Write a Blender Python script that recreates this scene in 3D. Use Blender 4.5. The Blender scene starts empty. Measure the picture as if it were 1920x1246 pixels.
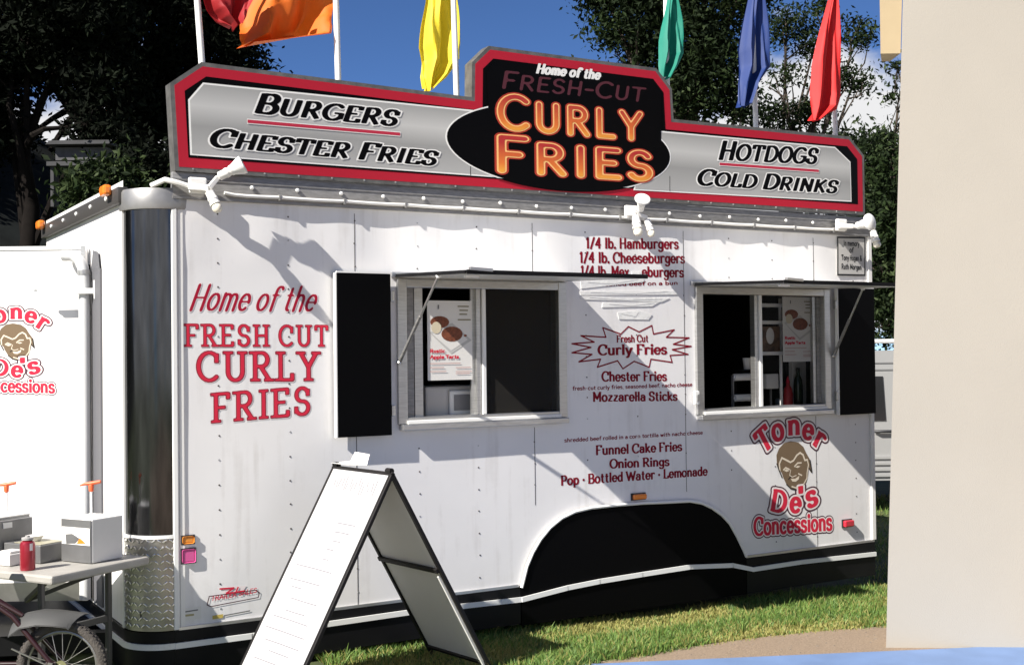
import bpy, bmesh, math, random
import numpy as np
from mathutils import Vector, Matrix
random.seed(7)
rng = np.random.default_rng(11)
scene = bpy.context.scene
col = scene.collection
R = math.radians

# ------------------------------------------------------------------ camera, sky, sun, exposure
FPX, YAW, PITCH, ROLL = 2283.13, 0.5404, 0.0160, -0.0115
CAM = np.array([-1.6562, -6.02, 1.69])
_f = np.array([math.sin(YAW)*math.cos(PITCH), math.cos(YAW)*math.cos(PITCH), math.sin(PITCH)])
_r0 = np.array([math.cos(YAW), -math.sin(YAW), 0.0]); _u0 = np.cross(_r0, _f)
_r = _r0*math.cos(ROLL) + _u0*math.sin(ROLL); _u = -_r0*math.sin(ROLL) + _u0*math.cos(ROLL)
cd = bpy.data.cameras.new('camera'); cam = bpy.data.objects.new('camera', cd); col.objects.link(cam)
cd.sensor_width = 36; cd.lens = FPX/1920*36; cd.clip_start = 0.05; cd.clip_end = 2000
cam.matrix_world = Matrix(((_r[0], _u[0], -_f[0], CAM[0]), (_r[1], _u[1], -_f[1], CAM[1]), (_r[2], _u[2], -_f[2], CAM[2]), (0, 0, 0, 1)))
scene.camera = cam

SUN = Vector((3.8, 1.0, -3.3)).normalized()            # direction the light travels
world = bpy.data.worlds.new('World'); scene.world = world; world.use_nodes = True
nt = world.node_tree; nt.nodes.clear()
wo = nt.nodes.new('ShaderNodeOutputWorld'); bg = nt.nodes.new('ShaderNodeBackground')
sky = nt.nodes.new('ShaderNodeTexSky'); sky.sky_type = 'NISHITA'; sky.sun_disc = False
sky.sun_elevation = math.asin(-SUN.z); sky.sun_rotation = math.atan2(-SUN.x, -SUN.y)
sky.altitude = 600; sky.air_density = 0.5; sky.dust_density = 0.0; sky.ozone_density = 9.0
tc = nt.nodes.new('ShaderNodeTexCoord')
mp = nt.nodes.new('ShaderNodeMapping'); mp.inputs['Scale'].default_value = (1, 1, 1.9); mp.inputs['Location'].default_value = (0.33, 0.10, 0.07)
nz = nt.nodes.new('ShaderNodeTexNoise'); nz.inputs['Scale'].default_value = 3.4; nz.inputs['Detail'].default_value = 9; nz.inputs['Roughness'].default_value = 0.55
rp = nt.nodes.new('ShaderNodeValToRGB'); rp.color_ramp.elements[0].position = 0.53; rp.color_ramp.elements[1].position = 0.62
mx = nt.nodes.new('ShaderNodeMix'); mx.data_type = 'RGBA'
mx.inputs[7].default_value = (6.5, 6.5, 6.6, 1)
nt.links.new(tc.outputs['Generated'], mp.inputs['Vector']); nt.links.new(mp.outputs['Vector'], nz.inputs['Vector'])
# clouds only stand in the low sky to the east (a bank of cumulus), fading out upwards
sep = nt.nodes.new('ShaderNodeSeparateXYZ'); nt.links.new(tc.outputs['Generated'], sep.inputs['Vector'])
mr = nt.nodes.new('ShaderNodeMapRange'); mr.inputs['From Min'].default_value = 0.17; mr.inputs['From Max'].default_value = 0.27
mr.inputs['To Min'].default_value = 0.16; mr.inputs['To Max'].default_value = -0.12
nt.links.new(sep.outputs['Z'], mr.inputs['Value'])
ad = nt.nodes.new('ShaderNodeMath'); ad.operation = 'ADD'
nt.links.new(nz.outputs['Fac'], ad.inputs[0]); nt.links.new(mr.outputs['Result'], ad.inputs[1])
nt.links.new(ad.outputs[0], rp.inputs['Fac'])
nt.links.new(rp.outputs['Color'], mx.inputs['Factor']); nt.links.new(sky.outputs['Color'], mx.inputs[6])
nt.links.new(mx.outputs[2], bg.inputs['Color']); bg.inputs['Strength'].default_value = 0.066
nt.links.new(bg.outputs['Background'], wo.inputs['Surface'])
sl = bpy.data.lights.new('sun', 'SUN'); so = bpy.data.objects.new('sun', sl); col.objects.link(so)
sl.energy = 5.0; sl.angle = R(0.5); sl.color = (1.0, 0.95, 0.87)
so.rotation_euler = SUN.to_track_quat('-Z', 'Y').to_euler(); so.location = (-8, -6, 12)
scene.view_settings.view_transform = 'Standard'; scene.view_settings.look = 'None'
scene.view_settings.exposure = 1.0; scene.view_settings.gamma = 1.0

# ------------------------------------------------------------------ layout helpers (points on real planes of the place)
def ray(px, py):
    return _f + _r*(px-960)/FPX - _u*(py-623)/FPX
def on_y(px, py, y=0.0):
    d = ray(px, py); t = (y-CAM[1])/d[1]; q = CAM+t*d; return float(q[0]), float(q[2])
def on_z(px, py, z):
    d = ray(px, py); t = (z-CAM[2])/d[2]; return CAM+t*d
def at(px, py, depth):
    return CAM+depth*ray(px, py)
def ground_z(x):
    return 0.10-0.02*min(max(x, 0.0), 5.0)+min(.055, max(0.0, -x)*.12)

# ------------------------------------------------------------------ materials
MATS = {}
def mat(name, rgb, rough=0.6, metal=0.0, var=0.0, vscale=8.0, bump=0.0, bscale=60.0, coat=0.0, spec=0.5, trans=0.0, stretch=(1, 1, 1), rgb2=None):
    if name in MATS: return MATS[name]
    m = bpy.data.materials.new(name); m.use_nodes = True; t = m.node_tree
    b = t.nodes['Principled BSDF']
    b.inputs['Base Color'].default_value = (*rgb, 1); b.inputs['Roughness'].default_value = rough
    b.inputs['Metallic'].default_value = metal; b.inputs['Specular IOR Level'].default_value = spec
    b.inputs['Coat Weight'].default_value = coat
    if var or bump or rgb2:
        c = t.nodes.new('ShaderNodeTexCoord'); mpn = t.nodes.new('ShaderNodeMapping'); mpn.inputs['Scale'].default_value = stretch
        t.links.new(c.outputs['Object'], mpn.inputs['Vector'])
    if var or rgb2:
        n = t.nodes.new('ShaderNodeTexNoise'); n.inputs['Scale'].default_value = vscale; n.inputs['Detail'].default_value = 5
        t.links.new(mpn.outputs['Vector'], n.inputs['Vector'])
        r_ = t.nodes.new('ShaderNodeValToRGB'); r_.color_ramp.elements[0].position = .3; r_.color_ramp.elements[1].position = .7
        a = rgb2 if rgb2 else tuple(max(0, k*(1-var)) for k in rgb)
        z = rgb if rgb2 else tuple(min(1, k*(1+var*.6)) for k in rgb)
        r_.color_ramp.elements[0].color = (*a, 1); r_.color_ramp.elements[1].color = (*z, 1)
        t.links.new(n.outputs['Fac'], r_.inputs['Fac']); t.links.new(r_.outputs['Color'], b.inputs['Base Color'])
    if bump:
        n2 = t.nodes.new('ShaderNodeTexNoise'); n2.inputs['Scale'].default_value = bscale; n2.inputs['Detail'].default_value = 4
        t.links.new(mpn.outputs['Vector'], n2.inputs['Vector'])
        bp = t.nodes.new('ShaderNodeBump'); bp.inputs['Strength'].default_value = bump; bp.inputs['Distance'].default_value = 0.01
        t.links.new(n2.outputs['Fac'], bp.inputs['Height']); t.links.new(bp.outputs['Normal'], b.inputs['Normal'])
    if trans:
        tr = t.nodes.new('ShaderNodeBsdfTranslucent'); tr.inputs['Color'].default_value = (*rgb, 1)
        ms = t.nodes.new('ShaderNodeMixShader'); ms.inputs['Fac'].default_value = trans
        out = t.nodes['Material Output']
        t.links.new(b.outputs[0], ms.inputs[1]); t.links.new(tr.outputs[0], ms.inputs[2]); t.links.new(ms.outputs[0], out.inputs['Surface'])
    MATS[name] = m; return m

def see_through(name, rgb, alpha, rough=0.4):
    m = mat(name, rgb, rough); m.node_tree.nodes['Principled BSDF'].inputs['Alpha'].default_value = alpha; return m

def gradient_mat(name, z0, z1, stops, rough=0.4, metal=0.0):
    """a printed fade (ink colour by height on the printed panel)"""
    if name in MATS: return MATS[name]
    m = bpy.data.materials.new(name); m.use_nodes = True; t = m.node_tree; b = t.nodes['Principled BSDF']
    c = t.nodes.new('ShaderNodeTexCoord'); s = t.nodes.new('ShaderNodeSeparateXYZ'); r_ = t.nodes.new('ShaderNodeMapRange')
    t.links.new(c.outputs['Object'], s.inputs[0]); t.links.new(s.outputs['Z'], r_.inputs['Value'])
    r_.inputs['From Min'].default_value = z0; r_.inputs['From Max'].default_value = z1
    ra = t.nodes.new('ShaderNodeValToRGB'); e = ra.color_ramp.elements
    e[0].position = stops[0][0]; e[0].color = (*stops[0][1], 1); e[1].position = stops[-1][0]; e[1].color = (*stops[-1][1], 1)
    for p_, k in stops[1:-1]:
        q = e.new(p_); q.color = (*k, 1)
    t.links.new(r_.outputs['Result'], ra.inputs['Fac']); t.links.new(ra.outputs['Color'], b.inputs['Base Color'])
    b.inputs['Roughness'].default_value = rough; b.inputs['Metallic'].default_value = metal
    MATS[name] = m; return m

WHITE = mat('trailer_white', (.80, .79, .785), .36, var=.04, vscale=2.5, bump=.10, bscale=2.2)
def grime(m, dirt=(.46, .43, .40)):
    t = m.node_tree; b = t.nodes['Principled BSDF']; src = b.inputs['Base Color'].links[0].from_socket
    c = t.nodes.new('ShaderNodeTexCoord'); M1 = t.nodes.new('ShaderNodeMapping'); M1.inputs['Scale'].default_value = (14, 14, .9); t.links.new(c.outputs['Object'], M1.inputs['Vector'])
    n1 = t.nodes.new('ShaderNodeTexNoise'); n1.inputs['Scale'].default_value = 1.6; n1.inputs['Detail'].default_value = 6; t.links.new(M1.outputs['Vector'], n1.inputs['Vector'])
    n2 = t.nodes.new('ShaderNodeTexNoise'); n2.inputs['Scale'].default_value = 2.1; n2.inputs['Detail'].default_value = 8; n2.inputs['Roughness'].default_value = .7; t.links.new(c.outputs['Object'], n2.inputs['Vector'])
    mu = t.nodes.new('ShaderNodeMath'); mu.operation = 'MULTIPLY'; t.links.new(n1.outputs['Fac'], mu.inputs[0]); t.links.new(n2.outputs['Fac'], mu.inputs[1])
    mr_ = t.nodes.new('ShaderNodeMapRange'); mr_.inputs['From Min'].default_value = .27; mr_.inputs['From Max'].default_value = .46; mr_.inputs['To Max'].default_value = .38; t.links.new(mu.outputs[0], mr_.inputs['Value'])
    mi_ = t.nodes.new('ShaderNodeMix'); mi_.data_type = 'RGBA'; mi_.inputs[7].default_value = (*dirt, 1); t.links.new(mr_.outputs['Result'], mi_.inputs['Factor']); t.links.new(src, mi_.inputs[6]); t.links.new(mi_.outputs[2], b.inputs['Base Color'])
grime(WHITE)
TRIMW = mat('white_trim', (.8, .8, .78), .35)
PLASTICW = mat('white_plastic', (.8, .79, .76), .4)
ALU = mat('brushed_aluminium', (.55, .55, .54), .38, .9, var=.15, vscale=14, stretch=(1, 1, 12))
DULLALU = mat('dull_aluminium', (.27, .265, .26), .5, .4, var=.25, vscale=9, stretch=(2, 2, 9))
CHROME = mat('polished_stainless', (.10, .102, .108), .13, 1.0, var=.35, vscale=9, stretch=(3, 3, .35), bump=.12, bscale=3)  # dark tint put in for reflections of dark surroundings
TREAD = mat('tread_plate', (.46, .45, .42), .32, .9, var=.35, vscale=5); TREADB = mat('tread_bump', (.75, .74, .72), .25, .9)  # bumps get a brighter metal, their glints put into the colour
BLACK = mat('black_skirt', (.005, .005, .006), .5, var=.4, vscale=4, spec=.2)
BLACKP = mat('black_panel', (.0016, .0016, .002), .5, spec=.06)
RUBBER = mat('dark_rubber', (.03, .03, .033), .6)
GREYSTRIP = mat('gap_shade_grey', (.11, .11, .12), .6)
REDV = mat('red_vinyl', (.62, .028, .060), .5, spec=.12)
MAROON = mat('maroon_vinyl', (.22, .008, .020), .5, spec=.1)
PINKW = mat('pale_outline_vinyl', (.82, .74, .73), .5)
DARKLINE = mat('dark_outline_vinyl', (.06, .015, .03), .5)
RUST = mat('dark_rivet', (.10, .09, .085), .5, .3)
AMBER = mat('amber_lens', (.85, .22, .02), .25, coat=.5)
REDLENS = mat('red_lens', (.50, .02, .04), .25, coat=.5)
PINKREF = mat('pink_reflector', (.62, .10, .30), .3)
ORREF = mat('orange_reflector', (.72, .27, .04), .3)
SIGNRED = mat('sign_red', (.42, .014, .032), .45, spec=.2)
SIGNBLK = mat('sign_black', (.0016, .0014, .0016), .4, spec=.08)
SIGNALU = mat('sign_edge_aluminium', (.17, .165, .155), .5, .5, var=.3, vscale=20)
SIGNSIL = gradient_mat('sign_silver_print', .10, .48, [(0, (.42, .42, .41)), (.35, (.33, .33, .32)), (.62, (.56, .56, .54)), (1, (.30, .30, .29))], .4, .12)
SIGNWH = mat('sign_white', (.8, .8, .78), .4)
FADED = mat('faded_red_print', (.075, .010, .018), .5)
GLOWRED = mat('ember_red_print', (.40, .03, .01), .45)
YEL = mat('yellow_outline_print', (.90, .50, .18), .45)
CURLYF = gradient_mat('curly_print', .32, .56, [(0, (.90, .52, .05)), (.4, (.72, .17, .025)), (1, (.42, .022, .02))])
FRIESF = gradient_mat('fries_print', .07, .29, [(0, (.95, .60, .06)), (.45, (.72, .18, .025)), (1, (.44, .025, .02))])
BRONZE = mat('bronze_print', (.17, .115, .065), .45)
DARKBR = mat('dark_bronze_line', (.02, .016, .012), .5)
CREAM = mat('cream_print', (.72, .63, .50), .5)
GLASS = see_through('window_glass', (.004, .004, .005), .16, .05); GLASS.node_tree.nodes['Principled BSDF'].inputs['Specular IOR Level'].default_value = 0.12
SCREEN = see_through('insect_screen', (.040, .038, .035), .42, .8); SCREEN.node_tree.nodes['Principled BSDF'].inputs['Specular IOR Level'].default_value = 0.0
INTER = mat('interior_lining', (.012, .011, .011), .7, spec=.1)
COUNTER = mat('counter_steel', (.45, .45, .44), .35, .7)
PAPER = mat('paper', (.74, .73, .70), .7)
TAPE = mat('white_tape', (.80, .80, .78), .45, bump=.3, bscale=20)
GREYTEXT = mat('grey_ink', (.16, .16, .16), .6)
POLEW = mat('white_pole', (.80, .80, .78), .35)

# ------------------------------------------------------------------ mesh builder
def empty(name, loc=(0, 0, 0)):
    o = bpy.data.objects.new(name, None); o.empty_display_size = .1; o.location = loc; col.objects.link(o); return o
def tag(o, label=None, cat=None, group=None, kind=None):
    if label: o['label'] = label
    if cat: o['category'] = cat
    if group: o['group'] = group
    if kind: o['kind'] = kind
    return o
def world_loc(o):
    v = Vector((0, 0, 0))
    while o: v += o.location; o = o.parent
    return v

class MB:
    def __init__(s): s.v = []; s.f = []; s.m = []; s.mats = []; s.smooth = []
    def mi(s, m):
        if m not in s.mats: s.mats.append(m)
        return s.mats.index(m)
    def add(s, vs, fs, m, smooth=False):
        b = len(s.v); i = s.mi(m); s.v.extend(tuple(float(c) for c in v) for v in vs)
        for f in fs: s.f.append(tuple(b+k for k in f)); s.m.append(i); s.smooth.append(smooth)
    def box(s, a, b, m, M=None, bev=0.0):
        bm = bmesh.new(); bmesh.ops.create_cube(bm, size=1)
        for v in bm.verts:
            v.co = Vector(((a[0]+b[0])/2+v.co.x*(b[0]-a[0]), (a[1]+b[1])/2+v.co.y*(b[1]-a[1]), (a[2]+b[2])/2+v.co.z*(b[2]-a[2])))
        if bev: bmesh.ops.bevel(bm, geom=bm.edges[:], offset=bev, segments=2, affect='EDGES', profile=.5)
        if M is not None: bm.transform(M)
        bm.verts.index_update(); s.add([v.co[:] for v in bm.verts], [[v.index for v in f.verts] for f in bm.faces], m); bm.free()
    def bar(s, p, q, w, h, m, up=(0, 0, 1), bev=0.0):
        p = Vector(p); q = Vector(q); d = q-p; L = d.length; x = d.normalized(); up = Vector(up)
        y = up.cross(x)
        if y.length < 1e-4: y = Vector((0, 1, 0)).cross(x)
        y.normalize(); z = x.cross(y)
        M = Matrix(((x.x, y.x, z.x, p.x), (x.y, y.y, z.y, p.y), (x.z, y.z, z.z, p.z), (0, 0, 0, 1)))
        s.box((0, -w/2, -h/2), (L, w/2, h/2), m, M, bev)
    def tube(s, pts, r, m, n=10, cap=True):
        P = [Vector(p) for p in pts]; rs = r if isinstance(r, (list, tuple)) else [r]*len(P)
        vs = []; fs = []; prev = None
        for i, p in enumerate(P):
            d = (P[min(i+1, len(P)-1)]-P[max(i-1, 0)]).normalized()
            a = prev if prev is not None else (Vector((0, 0, 1)) if abs(d.z) < .9 else Vector((1, 0, 0)))
            a = (a-d*a.dot(d)).normalized(); prev = a; b = d.cross(a)
            for k in range(n):
                t = 2*math.pi*k/n; vs.append(p+(a*math.cos(t)+b*math.sin(t))*rs[i])
        for i in range(len(P)-1):
            for k in range(n):
                k2 = (k+1) % n; fs.append((i*n+k, i*n+k2, (i+1)*n+k2, (i+1)*n+k))
        if cap: fs.append(tuple(range(n-1, -1, -1))); fs.append(tuple((len(P)-1)*n+k for k in range(n)))
        s.add(vs, fs, m, True)
    def lathe(s, prof, c, m, n=20, M=None):
        vs = []; fs = []
        for r, z in prof:
            for k in range(n):
                t = 2*math.pi*k/n; v = Vector((r*math.cos(t), r*math.sin(t), z))
                v = (M @ v) if M is not None else v+Vector(c); vs.append(v)
        for i in range(len(prof)-1):
            for k in range(n):
                k2 = (k+1) % n; fs.append((i*n+k, i*n+k2, (i+1)*n+k2, (i+1)*n+k))
        fs.append(tuple(range(n-1, -1, -1))); fs.append(tuple((len(prof)-1)*n+k for k in range(n)))
        s.add(vs, fs, m, True)
    def prism(s, poly, y0, y1, m, fr=None):
        """poly in (u, v); extruded from depth y0 (front, towards the viewer) to y1"""
        fr = fr or FACADE; n = len(poly)
        vs = [fr(u, v, y0) for u, v in poly]+[fr(u, v, y1) for u, v in poly]
        fs = [tuple(range(n)), tuple(range(2*n-1, n-1, -1))]+[(i, n+i, n+(i+1) % n, (i+1) % n) for i in range(n)]
        s.add(vs, fs, m)
    def flat(s, poly, d, m, fr=None):
        fr = fr or FACADE; s.add([fr(u, v, d) for u, v in poly], [tuple(range(len(poly)))], m)
    def build(s, name, parent=None, loc=None):
        me = bpy.data.meshes.new(name); o = bpy.data.objects.new(name, me); col.objects.link(o)
        off = Vector((0, 0, 0))
        if parent is not None: o.parent = parent; off = world_loc(parent)
        if loc is not None: o.location = Vector(loc)-off; off = Vector(loc)
        me.from_pydata([(v[0]-off.x, v[1]-off.y, v[2]-off.z) for v in s.v], [], s.f)
        for m in s.mats: me.materials.append(m)
        me.polygons.foreach_set('material_index', s.m); me.polygons.foreach_set('use_smooth', s.smooth); me.update()
        if any(s.smooth):
            try: me.set_sharp_from_angle(angle=R(40))
            except Exception: pass
        return o

def frame(O, U, V, N):
    O, U, V, N = (np.array(k, float) for k in (O, U, V, N))
    return lambda u, v, d: tuple(O+u*U+v*V+d*N)
def wave(x, z):
    """slight buckling of the sheet metal"""
    k = max(0.0, min(1.0, (z-2.12)/.12)); k2 = 1.0 if z < 2.44 else 0.0
    return (.0026*math.sin(x*2*math.pi/.43+.6)+.0012*math.sin(x*4.1))*k*k2+.0010*math.sin(x*7+z*3)*math.sin(z*5)
PLAIN = frame((0, 0, 0), (1, 0, 0), (0, 0, 1), (0, -1, 0))     # depth d is metres proud of the wall
FACADE = lambda u, v, d: (u, -d-wave(u, v), v)                 # the same, following the buckled side
SIGNF = lambda u, v, d: (u, -(d if d <= .030 else .030+(d-.030)*.32), v)

def inset(poly, d):
    """miter inset of a simple polygon, counter-clockwise"""
    n = len(poly); out = []
    A = sum(poly[i][0]*poly[(i+1) % n][1]-poly[(i+1) % n][0]*poly[i][1] for i in range(n))
    sg = 1 if A > 0 else -1
    for i in range(n):
        p0 = np.array(poly[i-1]); p1 = np.array(poly[i]); p2 = np.array(poly[(i+1) % n])
        e1 = (p1-p0)/np.linalg.norm(p1-p0); e2 = (p2-p1)/np.linalg.norm(p2-p1)
        n1 = np.array((-e1[1], e1[0]))*sg; n2 = np.array((-e2[1], e2[0]))*sg
        k = n1+n2; k = k/max(1e-6, 1+n1@n2); out.append(tuple(p1+k*d))
    return out

# ------------------------------------------------------------------ sign-writer's alphabet: strokes -> distance field -> outlined letter meshes
def _P(a): return ('L', a)
GL = {}
def G(ch, w, strokes, serifs=()):
    st = []
    for s_ in strokes.split(';'):
        t = s_.split(); st.append((t[0], [float(k) for k in t[1:]]))
    GL[ch] = (w, st, serifs)
G('A', .74, 'L 0 0 .37 1 .74 0;L .15 .34 .59 .34', [(0, 0), (.74, 0)])
G('B', .62, 'L .08 0 .08 1;L .08 1 .34 1;A .34 .76 .2 .24 90 -90;L .08 .52 .36 .52;A .36 .26 .24 .26 90 -90;L .08 0 .36 0', [(.06, 0, 1), (.06, 1, 1)])
G('C', .7, 'A .4 .5 .38 .5 48 312;L .66 .66 .66 .94', [])
G('D', .7, 'L .08 0 .08 1;L .08 1 .28 1;A .28 .5 .4 .5 90 -90;L .08 0 .28 0', [(.06, 0, 1), (.06, 1, 1)])
G('E', .58, 'L .08 0 .08 1;L .08 1 .54 1;L .08 .52 .44 .52;L .08 0 .56 0;L .54 1 .54 .82;L .56 0 .56 .18', [(.06, 0, 1), (.06, 1, 1)])
G('F', .56, 'L .08 0 .08 1;L .08 1 .54 1;L .08 .5 .42 .5;L .54 1 .54 .82', [(.08, 0), (.06, 1, 1)])
G('G', .74, 'A .4 .5 .38 .5 48 330;L .44 .44 .72 .44;L .72 .44 .72 .12', [])
G('H', .72, 'L .1 0 .1 1;L .62 0 .62 1;L .1 .5 .62 .5', [(.1, 0), (.1, 1), (.62, 0), (.62, 1)])
G('I', .26, 'L .13 0 .13 1', [(.13, 0), (.13, 1)])
G('J', .5, 'L .36 1 .36 .22;A .2 .22 .16 .22 0 -150', [(.36, 1)])
G('K', .68, 'L .1 0 .1 1;L .6 1 .14 .42;L .26 .56 .62 0', [(.1, 0), (.1, 1), (.6, 1), (.62, 0)])
G('L', .56, 'L .1 0 .1 1;L .1 0 .54 0;L .54 0 .54 .22', [(.1, 1), (.06, 0, 1)])
G('M', .86, 'L .1 0 .1 1;L .1 1 .43 .25;L .43 .25 .76 1;L .76 1 .76 0', [(.1, 0), (.76, 0), (.06, 1, 1), (.8, 1, 2)])
G('N', .74, 'L .1 0 .1 1;L .1 1 .62 0;L .62 0 .62 1', [(.1, 0), (.06, 1, 1), (.62, 1)])
G('O', .76, 'A .38 .5 .36 .5 0 360')
G('P', .6, 'L .1 0 .1 1;L .1 1 .34 1;A .34 .73 .22 .27 90 -90;L .1 .46 .34 .46', [(.1, 0), (.06, 1, 1)])
G('R', .68, 'L .1 0 .1 1;L .1 1 .34 1;A .34 .75 .22 .25 90 -90;L .1 .5 .34 .5;L .3 .5 .62 0', [(.1, 0), (.06, 1, 1), (.62, 0)])
G('S', .58, 'A .29 .75 .23 .25 25 270;A .29 .25 .25 .25 90 -155;L .52 .72 .52 .92;L .05 .08 .05 .28', [])
G('T', .68, 'L .34 0 .34 1;L .02 1 .66 1;L .03 1 .03 .8;L .65 1 .65 .8', [(.34, 0)])
G('U', .72, 'L .1 1 .1 .3;A .36 .3 .26 .3 180 360;L .62 .3 .62 1', [(.1, 1), (.62, 1)])
G('V', .7, 'L 0 1 .35 0;L .35 0 .7 1', [(0, 1), (.7, 1)])
G('W', 1.0, 'L 0 1 .26 0;L .26 0 .5 .9;L .5 .9 .74 0;L .74 0 1 1', [(0, 1), (1, 1)])
G('Y', .68, 'L .34 0 .34 .46;L .34 .46 .04 1;L .34 .46 .64 1', [(.34, 0), (.04, 1), (.64, 1)])
G('a', .52, 'A .24 .19 .19 .19 0 360;L .44 .44 .44 0;A .25 .44 .19 .2 0 150')
G('b', .54, 'L .08 1 .08 .02;A .29 .32 .21 .32 0 360', [(.06, 1, 1)])
G('c', .48, 'A .28 .33 .24 .33 48 312')
G('d', .56, 'A .26 .32 .21 .32 0 360;L .47 1 .47 0', [(.45, 1, 1), (.49, 0, 2)])
G('e', .52, 'A .27 .33 .23 .33 0 312;L .05 .35 .5 .35')
G('f', .36, 'A .33 .82 .16 .18 30 180;L .17 .82 .17 0;L .02 .64 .36 .64', [(.17, 0)])
G('g', .54, 'A .26 .34 .21 .3 0 360;L .47 .66 .47 -.08;A .25 -.08 .22 .22 0 -150')
G('h', .56, 'L .09 1 .09 0;A .28 .42 .19 .24 180 0;L .47 .42 .47 0', [(.07, 1, 1), (.09, 0), (.47, 0)])
G('i', .2, 'L .1 .66 .1 0;L .1 .9 .1 .93', [(.08, .66, 1), (.1, 0)])
G('k', .54, 'L .09 1 .09 0;L .46 .66 .12 .28;L .22 .38 .5 0', [(.07, 1, 1), (.09, 0), (.5, 0)])
G('l', .2, 'L .1 1 .1 0', [(.08, 1, 1), (.1, 0)])
G('m', .84, 'L .09 .66 .09 0;A .26 .43 .17 .23 180 0;L .43 .43 .43 0;A .6 .43 .17 .23 180 0;L .77 .43 .77 0', [(.07, .66, 1), (.09, 0), (.43, 0), (.77, 0)])
G('n', .56, 'L .09 .66 .09 0;A .28 .42 .19 .24 180 0;L .47 .42 .47 0', [(.07, .66, 1), (.09, 0), (.47, 0)])
G('o', .54, 'A .27 .33 .24 .33 0 360')
G('p', .56, 'L .09 .66 .09 -.3;A .3 .33 .21 .33 0 360', [(.07, .66, 1), (.09, -.3)])
G('r', .42, 'L .09 .66 .09 0;A .28 .42 .19 .24 180 50', [(.07, .66, 1), (.09, 0)])
G('s', .44, 'A .22 .495 .17 .165 25 270;A .22 .165 .19 .165 90 -155')
G('t', .38, 'L .17 .9 .17 .15;A .31 .15 .14 .15 180 285;L .02 .64 .35 .64')
G('u', .56, 'L .09 .66 .09 .22;A .28 .22 .19 .22 180 360;L .47 .66 .47 0', [(.07, .66, 1), (.45, .66, 1)])
G('w', .74, 'L .02 .66 .2 0;L .2 0 .37 .6;L .37 .6 .54 0;L .54 0 .72 .66', [(.02, .66), (.72, .66)])
G('x', .5, 'L .04 .66 .46 0;L .46 .66 .04 0')
G('y', .52, 'L .03 .66 .26 .02;L .5 .66 .22 -.16;A .1 -.16 .12 .13 0 -110', [(.03, .66), (.5, .66)])
G('z', .48, 'L .05 .63 .44 .63;L .44 .63 .05 .03;L .05 .03 .46 .03')
G('1', .34, 'L .2 0 .2 1;L .2 1 .06 .82', [(.2, 0)])
G('4', .58, 'L .4 0 .4 1;L .4 1 .03 .3;L .03 .3 .56 .3', [(.4, 0)])
G('/', .4, 'L .02 -.06 .38 1.04')
G('.', .16, 'L .08 .02 .08 .05')
G(',', .16, 'L .1 .04 .04 -.12')
G("'", .16, 'L .08 1 .07 .74')
G('-', .36, 'L .04 .4 .32 .4')
G('·', .2, 'L .1 .4 .1 .43')
G('&', .7, 'A .28 .78 .16 .2 0 360;A .26 .27 .22 .27 110 340;L .17 .62 .62 0;L .48 .2 .6 .44')
G('!', .2, 'L .1 1 .1 .3;L .1 .04 .1 .06')

STY = {
 'slab':   dict(wv=.078, wh=.056, butt=1, ser=.17, sw=.048, N=22),
 'sign':   dict(wv=.118, wh=.060, butt=1, ser=.075, sw=.032, N=22, slant=.24),
 'marker': dict(wv=.063, wh=.063, butt=0, ser=0, sw=0, N=24),
 'menu':   dict(wv=.100, wh=.050, butt=1, ser=.10, sw=.032, N=16),
 'tiny':   dict(wv=.075, wh=.055, butt=1, ser=.05, sw=.025, N=9),
 'script': dict(wv=.078, wh=.034, butt=0, ser=0, sw=0, N=22, slant=.46),
 'bold':   dict(wv=.105, wh=.060, butt=1, ser=.10, sw=.035, N=18),
 'caps':   dict(wv=.075, wh=.072, butt=0, ser=0, sw=0, N=14, slant=.12),
}
SKIP_MARKER = {'E': 4, 'F': 3, 'L': 2, 'T': 2, 'S': 2, 'C': 1}      # strokes kept when the style has no slab terminals
def elements(ch, sty):
    w, strokes, serifs = GL[ch]; st = STY[sty]; seg = []; disc = []
    if not st['ser'] or sty in ('sign', 'menu', 'tiny', 'script'):
        if ch in SKIP_MARKER and sty in ('marker', 'caps', 'script'): strokes = strokes[:SKIP_MARKER[ch]]
    hw = lambda dx, dy: st['wh']+(st['wv']-st['wh'])*abs(dy)/max(1e-6, math.hypot(dx, dy))
    for k, a in strokes:
        if k == 'L':
            for i in range(0, len(a)-2, 2):
                x0, y0, x1, y1 = a[i:i+4]; h = hw(x1-x0, y1-y0)
                if math.hypot(x1-x0, y1-y0) < .08: h = st['wv']*1.15
                seg.append((x0, y0, x1, y1, h, st['butt'] if math.hypot(x1-x0, y1-y0) > .08 else 0))
        else:
            cx, cy, rx, ry, a0, a1 = a; n = max(6, int(abs(a1-a0)/15))
            q = [(cx+rx*math.cos(R(a0+(a1-a0)*i/n)), cy+ry*math.sin(R(a0+(a1-a0)*i/n))) for i in range(n+1)]
            for i in range(n):
                seg.append((*q[i], *q[i+1], hw(q[i+1][0]-q[i][0], q[i+1][1]-q[i][1]), 0))
    if st['ser']:
        for s_ in serifs:
            x, y = s_[:2]; side = s_[2] if len(s_) > 2 else 0; L = st['ser']
            a = L if side in (0, 1) else 0; b = L if side in (0, 2) else 0
            yy = y+st['sw']*.0
            seg.append((x-a, yy, x+b, yy, st['sw'], 1))
    return w, seg
_cache = {}
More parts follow.
